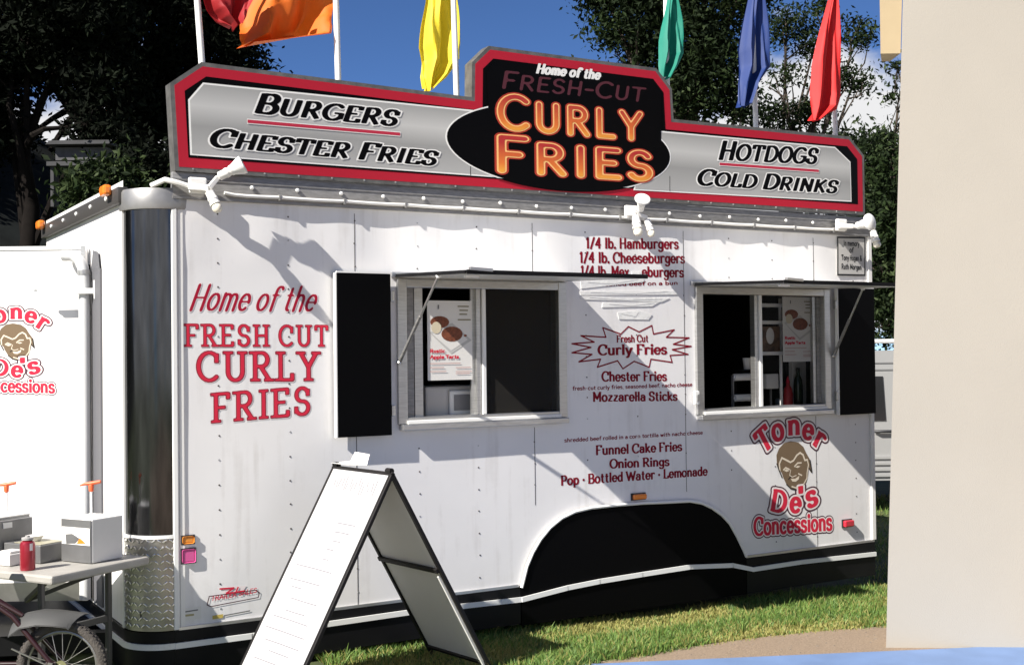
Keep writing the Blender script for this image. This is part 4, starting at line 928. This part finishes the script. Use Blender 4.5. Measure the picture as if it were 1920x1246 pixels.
sgn('Curly', (936, 242), (1202, 264), (936, 174), 'marker', ML2(CURLYF), .84, gap=.2); sgn('Fries', (932, 322), (1220, 340), (932, 252), 'marker', ML2(FRIESF), .86, gap=.22)
mb = MB(); stroke(mb, fpx([(884, 305), (884, 328)], Y0), .004, SIGNBLK, .0440); mb.build('joint', sg); mb = MB(); stroke(mb, fpx([(1258, 330), (1258, 358)], Y0), .004, SIGNBLK, .0440); mb.build('joint', sg)

FACADE = PLAIN
# ------------------------------------------------------------------ flags behind the sign
def flag(rows, yb, pole_px, color, label, folds=3.0, amp=.035, phase=0.0, ztop=4.35, yoff=0.0):
    (ax, ay), (bx, by) = pole_px; p, q = on_y(bx, by, yb), on_y(ax, ay, yb)
    d = ((q[0]-p[0])/(q[1]-p[1])); base = (p[0], yb, p[1]-.06)
    f = tag(empty('flag', base), label, 'flag', 'flags along the top of the roof sign')
    mb = MB(); X = lambda z: p[0]+d*(z-p[1]); mb.tube([(X(base[2]), yb, base[2]), (X(p[1]+.35), yb, p[1]+.35), (X(ztop), yb, ztop)], [.017, .017, .011], POLEW, 12); mb.tube([(X(ztop), yb, ztop), (X(ztop), yb, ztop+.03)], .014, POLEW, 10)
    mb.build('pole', f)
    ks = 26; nr = len(rows); Z = [on_y(r[1], r[0], yb) for r in rows]; W2_ = [on_y(r[2], r[0], yb) for r in rows]
    rr = np.linspace(0, nr-1, (nr-1)*5+1); V = []; 
    for t in rr:
        i = min(int(t), nr-2); u = t-i; u = u*u*(3-2*u)*.5+u*.5
        xl_ = Z[i][0]*(1-u)+Z[i+1][0]*u; xr_ = W2_[i][0]*(1-u)+W2_[i+1][0]*u; zl_ = Z[i][1]*(1-u)+Z[i+1][1]*u; zr_ = W2_[i][1]*(1-u)+W2_[i+1][1]*u
        for k in range(ks+1):
            s_ = k/ks; a_ = amp*(.4+.6*t/max(1, nr-1)); w = abs(xr_-xl_)
            yy = yb+yoff-.016-a_*.6+a_*math.sin(s_*folds*6.283+phase+t*.35)+a_*.5*math.sin(s_*folds*2.3*6.283+phase*2-t*.6)
            zz = zl_*(1-s_)+zr_*s_+.012*math.sin(s_*9+t*1.3+phase)
            V.append((xl_*(1-s_)+xr_*s_+.006*math.sin(t*1.9+s_*5), yy, zz))
    F = [(j*(ks+1)+k, j*(ks+1)+k+1, (j+1)*(ks+1)+k+1, (j+1)*(ks+1)+k) for j in range(len(rr)-1) for k in range(ks)]
    mb = MB(); mb.add(V, F, color, True); mb.build('cloth', f)
FL = lambda n, c: mat('flag_'+n, c, .65, var=.08, vscale=5, trans=.28)
flag([(-90, 380, 470), (-40, 380, 470), (0, 379, 467), (20, 386, 462), (40, 402, 455), (56, 430, 442)], .12, ((370, 0), (378, 112)), FL('crimson', (.36, .012, .016)), 'dark red flag blowing from the leftmost pole', 1.6, .05)
flag([(-90, 545, 642), (-40, 508, 641), (0, 482, 640), (25, 470, 634), (45, 464, 626), (60, 459, 618), (78, 457, 474)], .12, ((630, 0), (634, 148)), FL('orange', (.75, .16, .012)), 'orange flag blowing out above the burgers lettering', 1.3, .09, 1.2, yoff=.16)
flag([(-60, 816, 864), (0, 811, 866), (40, 805, 868), (80, 800, 871), (110, 802, 869), (140, 801, 846), (166, 806, 814)], .12, ((850, -10), (856, 172)), FL('yellow', (.80, .64, .03)), 'yellow flag hanging limp beside the raised middle of the sign', 1.7, .05, .4, yoff=.11)
flag([(-60, 1252, 1258), (0, 1247, 1264), (40, 1240, 1272), (80, 1232, 1278), (104, 1228, 1280), (128, 1226, 1264), (150, 1226, 1242)], .12, ((1248, -10), (1251, 168)), FL('green', (.01, .24, .17)), 'teal green flag hanging limp from its white pole', 1.7, .045, 2.0)
flag([(-60, 1408, 1418), (-10, 1404, 1424), (40, 1394, 1431), (95, 1383, 1438), (130, 1380, 1440), (160, 1377, 1414), (200, 1374, 1394)], .12, ((1410, -10), (1417, 233)), FL('blue', (.014, .042, .19)), 'navy blue flag hanging limp from its white pole', 1.8, .045, .9)
flag([(-60, 1556, 1560), (-10, 1553, 1561), (60, 1535, 1566), (120, 1521, 1569), (180, 1513, 1570), (203, 1512, 1562), (226, 1512, 1522)], .12, ((1562, -10), (1566, 247)), FL('red', (.66, .02, .02)), 'bright red flag at the right end of the sign', 1.6, .04, 1.7)

# ------------------------------------------------------------------ things inside the windows
def poster(pts, y, label, dim=False):
    x0, z1 = on_y(*pts[0], y); x1, z0 = on_y(*pts[1], y); W, H = x1-x0, z1-z0
    fr = frame((x0, y, z0), (1, 0, 0), (0, 0, 1), (0, -1, 0)); mb = MB(); T = lambda q: [(a*W, b*H) for a, b in q]
    mb.prism(T([(0, 0), (1, 0), (1, 1), (0, 1)]), 0, -.004, PAPER, fr)
    mb.flat(T([(.04, .60), (.52, .33), (.99, .50), (.55, .72)]), .0012, mat('plate_print', (.52, .52, .50), .6), fr)
    mb.flat(T([(.10, .58), (.52, .37), (.90, .51), (.54, .68)]), .0018, PAPER, fr)
    br = mat('tart_print', (.20, .055, .022), .6, var=.5, vscale=60); lt = mat('apple_print', (.62, .55, .40), .6)
    mb.flat([(a, b) for a, b in ell(.27*W, .73*H, .21*W, .075*H, 18)], .0022, br, fr); mb.flat(ell(.54*W, .58*H, .24*W, .095*H, 18), .0028, br, fr); mb.flat(ell(.19*W, .66*H, .11*W, .075*H, 16), .0034, lt, fr); mb.flat(ell(.84*W, .56*H, .035*W, .015*H, 10), .0034, br, fr)
    write(mb, 'Rustic', .05*W, .37*W, .345*H, .046*H, 'tiny', [(.05, REDV, .003)], fr); write(mb, 'Apple Tarts', .05*W, .68*W, .27*H, .046*H, 'tiny', [(.05, REDV, .003)], fr)
    for a, b, v in ((.05, .72, .21), (.05, .35, .16), (.62, .95, .155), (.05, .40, .11), (.62, .98, .105), (.62, .93, .08)): stroke(mb, T([(a, v), (b, v)]), .012*H, mat('pink_ink', (.55, .38, .36), .6), .003, fr)
    for a, b, v in ((.68, .92, .93), (.72, .90, .88), (.72, .88, .83), (.68, .96, .76)): stroke(mb, T([(a, v), (b, v)]), .016*H, mat('olive_ink', (.25, .23, .15), .6), .003, fr)
    stroke(mb, T([(.24, .90), (.24, .94)]), .03*W, GREYTEXT, .003, fr)
    tag(mb.build('poster', None, (x0+W/2, y, z0)), label, 'poster')
poster([(801, 563), (886, 711)], .022, 'white apple tart poster hanging in the left serving window')
poster([(1467, 556), (1528, 677)], .055, 'shaded apple tart poster hanging in the right serving window')
CT = 1.246
def stood(px, y): return on_y(px, 700, y)[0]
mb = MB(); x = on_y(795, 750, .16)[0]; x2 = on_y(893, 750, .16)[0]
mb.box((x, .14, CT), (x2, .42, 1.50), mat('beige_enamel', (.55, .54, .52), .4), bev=.012); reg = tag(empty('cash_register', (x+.1, .28, CT)), 'pale counter machine with a raised square face under the left poster', 'machine')
mb.build('case', reg)
q = [on_y(842, 731, .128)[0], on_y(891, 780, .128)[0]]
mb = MB(); mb.box((q[0], .118, 1.33), (q[1], .139, 1.475), TRIMW, bev=.01); mb.build('face_frame', reg)
mb = MB(); mb.box((q[0]+.025, .1145, 1.36), (q[1]-.01, .1175, 1.45), mat('grey_screen', (.22, .22, .23), .3)); mb.build('screen', reg)
def lathe_thing(name, prof, loc, m, label, cat, extra=None, n=20):
    o = tag(empty(name, loc), label, cat); mb = MB(); mb.lathe(prof, loc, m, n); mb.build(extra or 'body', o); return o
bot = [(.0, 0), (.030, 0), (.033, .01), (.033, .11), (.028, .135), (.013, .155), (.012, .17)]
x = stood(1477, .22); o = lathe_thing('sauce_bottle', [(r*1.0, z*1.25) for r, z in bot], (x, .22, CT), mat('ketchup_red', (.40, .02, .03), .35), 'red squeeze bottle behind the right serving window', 'bottle'); mb = MB(); mb.lathe([(.014, .21), (.012, .222), (.003, .255)], (x, .22, CT), REDV, 12); mb.build('nozzle', o)
x = stood(1496, .26); o = lathe_thing('soda_bottle', [(r*.95, z*1.7) for r, z in bot], (x, .26, CT), mat('dark_green_glass', (.015, .035, .02), .15), 'dark green bottle standing right of the red squeeze bottle', 'bottle'); mb = MB(); mb.lathe([(.0135, .287), (.0135, .31)], (x, .26, CT), BLACK, 12); mb.build('cap', o)
x = stood(1461, .28); lathe_thing('jar', [(0, 0), (.028, 0), (.030, .01), (.030, .09), (.026, .10), (0, .10)], (x, .28, CT), mat('blue_grey_jar', (.10, .13, .17), .3), 'small blue grey jar left of the red squeeze bottle', 'jar')
x0, x1 = stood(1484, .30), stood(1510, .30); mb = MB(); mb.box((x0, .29, CT), (x1, .33, 1.62), mat('white_carton', (.66, .66, .64), .6), bev=.006); tag(mb.build('carton', None, ((x0+x1)/2, .31, CT)), 'tall white carton standing below the right poster', 'carton')
x0, x1 = stood(1435, .2), stood(1458, .2); mb = MB(); mb.box((x0, .19, 1.42), (x1, .23, 1.52), PAPER, bev=.004); mb.tube([((x0+x1)/2, .21, CT), ((x0+x1)/2, .21, 1.42)], .008, GREYTEXT, 8); tag(mb.build('card_stand', None, ((x0+x1)/2, .21, CT)), 'small white card on a thin stand by the window bar', 'card stand')
# shelf unit with a food picture seen behind the sash
sx0, sx1 = on_y(1428, 620, .10)[0], on_y(1470, 620, .10)[0]; su = tag(empty('shelf_rack', ((sx0+sx1)/2, .13, CT)), 'white narrow shelf rack with a food picture behind the right window', 'rack')
for py in (572, 604, 662):
    z = on_y(1450, py, .10)[1]; mb = MB(); mb.box((sx0, .10, z-.012), (sx1, .16, z+.012), TRIMW, bev=.003); mb.build('shelf', su)
for xx in (sx0-.008, sx1): 
    mb = MB(); mb.box((xx, .13, CT), (xx+.008, .15, 2.03), TRIMW); mb.build('upright', su)
z0, z1 = on_y(1446, 658, .12)[1], on_y(1446, 612, .12)[1]; mb = MB(); mb.box((sx0+.005, .118, z0), (sx1-.02, .124, z1), mat('photo_brown', (.16, .09, .05), .5, var=.6, vscale=30))
mb.prism(ell((sx0+sx1)/2-.01, (z0+z1)/2+.02, .035, .055, 18), -.115, -.1175, PAPER); mb.build('food_picture', su)
for k, (px, py) in enumerate(((1392, 707), (1392, 746))):
    x0, z = on_y(1376, py, .25); x1 = on_y(1410, py, .25)[0]; o = tag(empty('paper_roll', ((x0+x1)/2, .25, z-.02)), ('upper' if k == 0 else 'lower')+' white paper roll in the dark half of the right window', 'paper roll')
    mb = MB(); mb.tube([(x0, .25, z), (x1, .25, z)], .024, PAPER, 16); mb.build('roll', o); mb = MB(); mb.tube([(x1, .25, z), (x1+.012, .25, z)], .012, TRIMW, 12); mb.tube([(x0-.01, .25, z), (x0, .25, z)], .012, TRIMW, 12)
    mb.box((x0-.016, .24, CT), (x0-.008, .26, z+.014), GREYTEXT); mb.build('holder', o)
x, z = on_y(1401, 692, .30); lathe_thing('paper_cup', [(0, 0), (.022, 0), (.030, .075), (.031, .078), (.028, .078), (0, .06)], (x, .30, z), PAPER, 'white paper cup standing above the upper paper roll', 'cup')
mb = MB(); mb.box((x-.08, .26, z-.012), (x+.08, .36, z-.001), INTER); mb.box((x-.07, .34, CT), (x-.06, .36, z-.012), INTER); mb.box((x+.06, .34, CT), (x+.07, .36, z-.012), INTER); tag(mb.build('cup_shelf', None, (x, .31, CT)), 'small dark shelf holding the white paper cup', 'shelf')

# ------------------------------------------------------------------ sandwich board
T1 = np.array((.741, -.265, 1.129)); T2 = np.array((.820, -.773, 1.129)); tt = (T2-T1)/np.linalg.norm(T2-T1); nn = np.array((-tt[1], tt[0], 0)); Wb = float(np.linalg.norm(T2-T1)); Sx = .599; dz = 1.129-.088
BRD = mat('white_marker_board', (.46, .455, .46), .4, var=.06, vscale=5); BFR = mat('dark_board_frame', (.012, .011, .011), .5, spec=.2); INK = mat('faint_marker_ink', (.20, .19, .21), .6); BACKB = mat('grey_board_back', (.72, .71, .69), .6, var=.05, vscale=3)
sb = tag(empty('sandwich_board', tuple((T1+T2)/2-np.array((0, 0, dz)))), 'white folding sandwich board with faint handwriting in front of the trailer', 'sandwich board')
def leaf(sgn, name):
    down = np.array((sgn*nn[0]*Sx, sgn*nn[1]*Sx, -dz)); Ln = np.linalg.norm(down); dv_ = down/Ln; no = np.cross(tt, dv_); no = no if no @ (nn*sgn) > 0 else -no
    fr = frame(T1, tt, dv_, no); mb = MB(); mb.prism([(.012, .02), (Wb-.012, .02), (Wb-.012, Ln-.06), (.012, Ln-.06)], .003, -.006, BRD if sgn < 0 else BACKB, fr)
    pan = mb.build(name, sb); mb = MB()
    for u in (.0, Wb): mb.bar(fr(u, .0, -.006), fr(u, Ln, -.006), .022, .019, BFR, up=no, bev=.003)
    for v in (.012, Ln-.05): mb.bar(fr(.0, v, -.006), fr(Wb, v, -.006), .018, .022, BFR, up=no, bev=.003)
    if sgn > 0:
        mb.bar(fr(.0, Ln*.47, -.022), fr(Wb, Ln*.47, -.022), .022, .014, BFR, up=no)
    mb.build('frame', pan)
    if sgn > 0:
        mb = MB(); mb.bar(fr(Wb-.022, Ln*.5, -.020), fr(Wb-.022, Ln*.97, -.020), .012, .01, TRIMW, up=no); mb.build('edge_strip', pan)  # thin white strip painted for the sunlit lower edge
    for u in (.0, Wb):
        mb = MB(); mb.bar(fr(u, Ln-.004, -.006), fr(u, Ln+.004, -.006), .028, .03, RUBBER, up=no); mb.build('foot', pan)
    return pan, fr, Ln
fp, frf, Ln = leaf(-1, 'front_panel'); bp_, frb, _l = leaf(1, 'back_panel')
mb = MB(); random.seed(21)
def hand(u0, u1, v, w=.0042, wob=.0015):
    n = 2; stroke(mb, [(u0+(u1-u0)*i/n, v+random.uniform(-wob, wob)) for i in range(n+1)], w, INK, .0045, frf)
for i in range(16):
    u = .08+i*.024; v0 = .075+random.uniform(-.01, .01); stroke(mb, [(u, v0+random.uniform(-.02, .02)), (u+random.uniform(-.004, .010), v0+random.uniform(.02, .065))], .0040, INK, .0045, frf)
for v, a, b in ((.29, .26, .42), (.335, .27, .40), (.38, .28, .36), (.425, .26, .34), (.475, .27, .33), (.53, .08, .40), (.60, .08, .36), (.635, .12, .22), (.69, .16, .40), (.75, .16, .34), (.79, .08, .40), (.85, .06, .42), (.905, .1, .42), (.95, .18, .36), (1.0, .08, .42), (1.06, .06, .40)): hand(a, b, v)
mb.build('handwriting', fp)
mb = MB()
for u in (.02, Wb-.02):
    p = T1+tt*u; mb.tube([tuple(p-tt*.02+np.array((0, 0, .004))), tuple(p+tt*.02+np.array((0, 0, .004)))], .014, BFR, 10)
mb.build('hinge', sb)
kk_ = .36; a_ = T1+np.array((-nn[0]*Sx*kk_, -nn[1]*Sx*kk_, -dz*kk_)); b_ = T1+np.array((nn[0]*Sx*kk_, nn[1]*Sx*kk_, -dz*kk_))
a2, b2 = a_+tt*Wb, b_+tt*Wb; mb = MB()
V = []
pts = [np.array(T1)+np.array((-.02, .0, .012)), np.array(T1)+tt*.19+np.array((.0, .0, .010))]
V = [tuple(T1+tt*.01-nn*.03+np.array((0, 0, .014))), tuple(T1+tt*.16-nn*.02+np.array((0, 0, .012))), tuple(T1+tt*.19+nn*.07+np.array((0, 0, .006))), tuple(T1+tt*.04+nn*.07+np.array((0, 0, .02))),
     tuple(T1+tt*.02+nn*.11+np.array((0, 0, .062))), tuple(T1+tt*.14+nn*.12+np.array((0, 0, .055)))]
mb.add(V, [(0, 1, 2, 3), (3, 2, 5, 4)], PAPER); mb.add([(v[0], v[1], v[2]-.0012) for v in V], [(3, 2, 1, 0), (4, 5, 2, 3)], PAPER)
tag(mb.build('paper_sheet', None, tuple(T1+tt*.1+np.array((0, 0, .012)))), 'loose white paper curling on top of the sandwich board', 'paper')

# ------------------------------------------------------------------ folding table and what stands on it
TZ = .73; C0 = on_z(97, 1080, TZ); C1 = on_z(281, 1042, TZ); e_ = (C1-C0); We = float(np.linalg.norm(e_)); e_ = e_/We; n_ = np.array((-e_[1], e_[0], 0)); LT = 1.35
TBL = mat('table_plastic', (.36, .345, .315), .5, var=.1, vscale=12, bump=.2, bscale=150); LEG = mat('grey_steel_leg', (.07, .068, .066), .45, .4)
tfr = frame(C0, e_, n_, (0, 0, 1)); ft = tag(empty('folding_table', tuple(tfr(We/2, LT/2, -TZ+.155))), 'pale plastic folding table covered in boxes beside the polished corner', 'table')
def rbox(a, b, m, fr, bev=0.0):
    mb_ = MB(); mb_.box(a, b, m, None, bev); return mb_
TM = Matrix(((e_[0], n_[0], 0, C0[0]), (e_[1], n_[1], 0, C0[1]), (0, 0, 1, TZ), (0, 0, 0, 1)))
mb = MB(); mb.box((0, 0, -.040), (We, LT, 0), TBL, TM, bev=.010); mb.build('tabletop', ft)
gzT = .155-TZ
for v in (.14, LT-.14):
    for u in (.06, We-.13):
        mb = MB(); mb.box((u, v, gzT), (u+.026, v+.026, -.041), LEG, TM, bev=.006); mb.build('leg', ft)
    mb = MB(); mb.box((.087, v+.004, -.30), (We-.131, v+.020, -.27), LEG, TM); mb.build('brace', ft)
mb = MB(); mb.bar(tuple(TM @ Vector((.10, .15, -.05))), tuple(TM @ Vector((.28, .50, -.20))), .018, .02, LEG); mb.bar(tuple(TM @ Vector((We-.12, .15, -.05))), tuple(TM @ Vector((We-.3, .50, -.20))), .018, .02, LEG); mb.build('diagonal_brace', ft)
TI = TM.inverted()
def tpos(px, py): p = on_z(px, py, TZ); q = TI @ Vector(p); return q.x, q.y
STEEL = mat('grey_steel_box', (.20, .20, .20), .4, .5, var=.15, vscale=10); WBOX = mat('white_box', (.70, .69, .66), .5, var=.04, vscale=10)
# white box at the right; shade of its left side painted grey
u, v = tpos(173, 1057); u2 = tpos(229, 1045)[0]; hb = .205; wb = tag(empty('white_box', tuple(TM @ Vector((u+.08, v+.1, 0)))), 'white square box with label side painted grey as shade at the right of the table', 'box')
mb = MB(); mb.box((u, v, .002), (u2, v+.20, hb), WBOX, TM, bev=.006); mb.build('case', wb)
mb = MB(); mb.box((u-.006, v+.004, .004), (u-.001, v+.196, hb-.004), STEEL, TM); mb.build('shaded_side', wb)
mb = MB(); mb.box((u-.009, v+.006, .085), (u-.0065, v+.190, .165), PAPER, TM); M2 = TM; mb.add([tuple(TM @ Vector(k)) for k in ((u-.0098, v+.16, .086), (u-.0098, v+.10, .09), (u-.0098, v+.07, .115), (u-.0098, v+.12, .135), (u-.0098, v+.165, .13))], [(0, 1, 2, 3, 4)], STEEL); mb.add([tuple(TM @ Vector(k)) for k in ((u-.0104, v+.09, .09), (u-.0104, v+.03, .095), (u-.0104, v+.07, .118))], [(0, 1, 2)], AMBER); mb.build('label', wb)
# steel box at the left
u, v = tpos(62, 1030); mb = MB(); mb.box((u-.26, v+.02, .002), (u, v+.24, .175), STEEL, TM, bev=.005); sbx = tag(empty('steel_box', tuple(TM @ Vector((u-.12, v+.12, 0)))), 'grey steel box with a pale lid at the left of the table', 'box'); mb.build('case', sbx)
mb = MB(); mb.box((u-.262, v+.018, .1755), (u+.002, v+.242, .183), WBOX, TM, bev=.002); mb.build('lid', sbx)
# low condiment tray between
u0, v0 = tpos(84, 1058); u1 = tpos(136, 1047)[0]; ct = tag(empty('condiment_tray', tuple(TM @ Vector((u0+.06, v0+.1, 0)))), 'low dark condiment tray with a high back between the boxes', 'tray')
mb = MB(); mb.box((u0, v0+.03, .002), (u1-.0, v0+.28, .085), STEEL, TM, bev=.004); mb.build('base', ct)
mb = MB(); mb.box((u0-.03, v0+.285, .002), (u1, v0+.30, .185), STEEL, TM, bev=.003); mb.build('back', ct)
mb = MB(); mb.box((u0+.0, v0+.281, .150), (u0+.05, v0+.2845, .175), PAPER, TM); mb.build('label', ct)
mb = MB(); mb.box((u0+.01, v0+.04, .0855), (u1-.02, v0+.22, .0885), mat('khaki_lid', (.33, .31, .22), .5), TM, bev=.001); mb.build('lid', ct)
u, v = tpos(62, 1069); loc = tuple(TM @ Vector((u, v+.035, .001)))
o = tag(empty('drink_bottle', loc), 'red metal drink bottle with grey cap on the front of the table', 'bottle'); mb = MB(); mb.lathe([(0, 0), (.031, 0), (.033, .006), (.033, .115), (.029, .128), (.018, .134)], loc, mat('red_metal', (.30, .015, .03), .3, .3, coat=.4), 26); mb.build('body', o)
mb = MB(); mb.lathe([(.020, .134), (.026, .136), (.026, .146), (.010, .148), (.010, .155), (0, .156)], loc, mat('cap_grey', (.35, .34, .33), .4), 20); mb.build('cap', o)
mb = MB(); mb.add([tuple(Vector(loc)+Vector((.0336*math.cos(t), .0336*math.sin(t), z))) for t in (R(-60), R(-72), R(-84)) for z in (.09, .122)], [(0, 2, 3, 1), (2, 4, 5, 3)], PINKW); mb.build('label', o)
u, v = tpos(27, 1062); wsm = tag(empty('napkin_box', tuple(TM @ Vector((u+.04, v+.06, 0)))), 'small white napkin box behind the red drink bottle', 'box'); mb = MB(); mb.box((u-.01, v+.02, .002), (u+.085, v+.12, .055), WBOX, TM, bev=.004); mb.build('case', wsm); mb = MB(); mb.box((u+.0, v+.03, .0555), (u+.07, v+.10, .068), PAPER, TM, bev=.006); mb.build('napkins', wsm)
mb = MB(); mb.lathe([(0, 0), (.055, 0), (.085, .014), (.086, .017), (.055, .006), (0, .004)], tuple(TM @ Vector((.10, .30, .190))), PAPER, 26)
lb = tuple(TM @ Vector((u0+.08, v0+.16, .0895)))
mb = MB(); mb.lathe([(0, 0), (.022, 0), (.040, .022), (.042, .026), (.038, .025), (.02, .006), (0, .005)], lb, WBOX, 24); tag(mb.build('bowl', None, lb), 'white bowl resting on the lid of the condiment tray', 'bowl')
# two pump dispensers with orange heads
ORG = mat('orange_plastic', (.78, .13, .04), .4)
for px, py, dep, lab in ((12, 908, 6.05, 'orange topped pump dispenser behind the steel box'), (171, 906, 5.86, 'orange topped pump dispenser behind the white box')):
    p = at(px, py, dep); base = (p[0], p[1], TZ+.001); hh = p[2]-TZ; o = tag(empty('pump_dispenser', base), lab, 'pump', 'orange pump dispensers on the table')
    mb = MB(); mb.lathe([(0, 0), (.045, 0), (.047, .01), (.047, .12), (.035, .14), (.02, .145)], base, WBOX, 22); mb.build('jar', o)
    mb = MB(); mb.lathe([(.020, .145), (.020, .16), (.0065, .165), (.0065, hh-.04)], base, TRIMW, 14); mb.build('stem', o)
    mb = MB(); mb.lathe([(.006, hh-.040), (.011, hh-.036), (.013, hh-.012), (.010, hh-.004)], base, ORG, 14); c = Vector(base)+Vector((0, 0, hh)); d = Vector((_r0[0], _r0[1], 0))
    mb.tube([c-d*.055+Vector((0, 0, -.010)), c-d*.03+Vector((0, 0, -.002)), c, c+d*.046+Vector((0, 0, .008))], [.004, .007, .010, .008], ORG, 10); mb.build('head', o)

# ------------------------------------------------------------------ small bicycle at the lower left
bc = at(117, 1248, 5.28); gzB = .155; RB = float(bc[2])-gzB; bfr = frame((bc[0], bc[1], gzB), (-_r0[0], -_r0[1], 0), (0, 0, 1), (-math.sin(YAW), -math.cos(YAW), 0))
BRED = mat('dark_red_bike_paint', (.022, .004, .006), .45, coat=.1); BGREY = mat('grey_mudguard', (.06, .06, .058), .5); SPK = mat('spoke_steel', (.45, .44, .42), .35, .9); TYR = mat('dusty_tyre', (.075, .066, .058), .9, var=.3, vscale=30, bump=.6, bscale=120)
bk = tag(empty('bicycle', bfr(.4, 0, 0)), 'small bicycle with dusty knobbly rear tyre standing before the folding table', 'bicycle')
def wheel(u0):
    P = lambda r, a, d: Vector(bfr(u0+r*math.cos(a), RB+r*math.sin(a), d)); N = 48
    def torus(mb, r, t, m, n=10):
        vs = []; fs = []
        for i in range(N):
            a = 6.28319*i/N
            for k in range(n):
                b = 6.28319*k/n; vs.append(P(r+t*math.cos(b), a, t*math.sin(b)))
        for i in range(N):
            for k in range(n): fs.append((i*n+k, ((i+1) % N)*n+k, ((i+1) % N)*n+(k+1) % n, i*n+(k+1) % n))
        mb.add(vs, fs, m, True)
    mb = MB(); torus(mb, RB-.023, .021, TYR)
    for i in range(60):
        a = 6.28319*i/60
        for d in (-.012, .0, .012):
            aa = a+(.05 if d else 0); c = P(RB-.0025 if d == 0 else RB-.006, aa, d); rd = (P(1, aa, d)-P(0, aa, d)).normalized(); tn = (P(1, aa+.01, d)-P(1, aa, d)).normalized()
            mb.bar(c-tn*.004, c+tn*.004, .008, .007, TYR, up=rd)
    w = mb.build('wheel', bk)
    mb = MB(); torus(mb, RB-.047, .007, SPK, 8); mb.build('rim', w)
    mb = MB()
    for i in range(20):
        a = 6.28319*i/20; h = a+(.5 if i % 2 else -.5); mb.tube([P(.016, h, .014 if i % 4 < 2 else -.014), P(RB-.050, a, 0)], .0016, SPK, 5)
    mb.build('spokes', w)
    mb = MB(); mb.tube([P(0, 0, -.045), P(0, 0, -.02), P(0, 0, .02), P(0, 0, .045)], [.008, .018, .018, .008], SPK, 14); mb.tube([P(0, 0, .021), P(0, 0, .026)], .030, mat('greenish_sprocket', (.24, .24, .12), .5, .4), 20); mb.build('hub', w)
wheel(0); wheel(.98)
b3 = lambda u, v, d=0.0: bfr(u, v, d)
BB = (.40, .20); ST = (.46, .60); HT = (.80, .64); HB = (.84, .50)
mb = MB()
for d in (.05, -.05):
    mb.tube([b3(.02, RB, d), b3(*BB, d*.8)], .010, BRED, 10); mb.tube([b3(.01, RB, d), b3(.20, .42, d*.7), b3(.44, .58, d*.3)], .011, BRED, 10)
mb.tube([b3(*BB), b3(*ST)], .015, BRED, 12); mb.tube([b3(*BB), b3(*HB)], .018, BRED, 12); mb.tube([b3(ST[0], ST[1]-.02), b3(*HT)], .015, BRED, 12); mb.tube([b3(HT[0]-.01, HT[1]+.03), b3(*HB)], .02, BRED, 12); mb.build('frame', bk)
for d in (.045, -.045):
    mb = MB(); mb.tube([b3(*HB, d*.6), b3(.88, .36, d), b3(.98, RB, d)], .010, BGREY, 10); mb.build('fork', bk)
mb = MB(); mb.tube([b3(*HT), b3(.78, .74)], .013, SPK, 10); mb.tube([b3(.72, .80, .24), b3(.77, .76, .1), b3(.78, .74, 0), b3(.77, .76, -.1), b3(.72, .80, -.24)], .010, SPK, 10); mb.build('handlebar', bk)
mb = MB(); mb.tube([b3(*ST), b3(.465, .66)], .012, SPK, 10); mb.tube([b3(.36, .675), b3(.42, .685), b3(.52, .675), b3(.60, .67)], [.05, .06, .03, .018], BLACK, 14); mb.build('saddle', bk)
mb = MB(); mb.tube([b3(*BB, -.06), b3(*BB, .06)], .014, SPK, 10); mb.tube([b3(*BB, .05), b3(*BB, .056)], .06, BLACK, 24); mb.bar(b3(*BB, .065), b3(.29, .235, .068), .012, .014, SPK); mb.bar(b3(*BB, -.065), b3(.51, .165, -.068), .012, .014, SPK); mb.build('crank', bk)
for (u, v, d) in ((.29, .235, .10), (.51, .165, -.10)):
    mb = MB(); mb.bar(b3(u-.035, v, d), b3(u+.035, v, d), .05, .016, PLASTICW, bev=.003); mb.build('pedal', bk)
mb = MB(); mb.bar(b3(.03, RB+.03, .055), b3(.05, RB-.09, .055), .012, .02, SPK); mb.tube([b3(.015, RB, .045), b3(.20, RB+.09, .05)], .004, SPK, 6); mb.box((0, 0, 0), (.001, .001, .001), SPK, Matrix.Translation(b3(.0, RB, .05))); mb.build('derailleur', bk)
# broad rear mudguard
ring = [(.215, RB+.185, .05), (.165, RB+.222, .056), (.09, RB+.236, .060), (.02, RB+.232, .060), (-.04, RB+.224, .060), (-.080, RB+.215, .054)]
V = []; F = []
for i, (u, v, w) in enumerate(ring):
    for k in range(7):
        t = -1+2*k/6; V.append(bfr(u+(.035*t if i == len(ring)-1 else 0), v-.022*t*t-.022*t, w*t))
for i in range(len(ring)-1):
    for k in range(6): F.append((i*7+k, i*7+k+1, (i+1)*7+k+1, (i+1)*7+k))
mb = MB(); mb.add(V, F, BGREY, True); mb.add([(v[0], v[1], v[2]-.004) for v in V], [tuple(reversed(f)) for f in F], BGREY, True); mb.tube([b3(.30, .49), b3(.17, RB+.22)], .009, BRED, 8); mb.build('mudguard', bk)
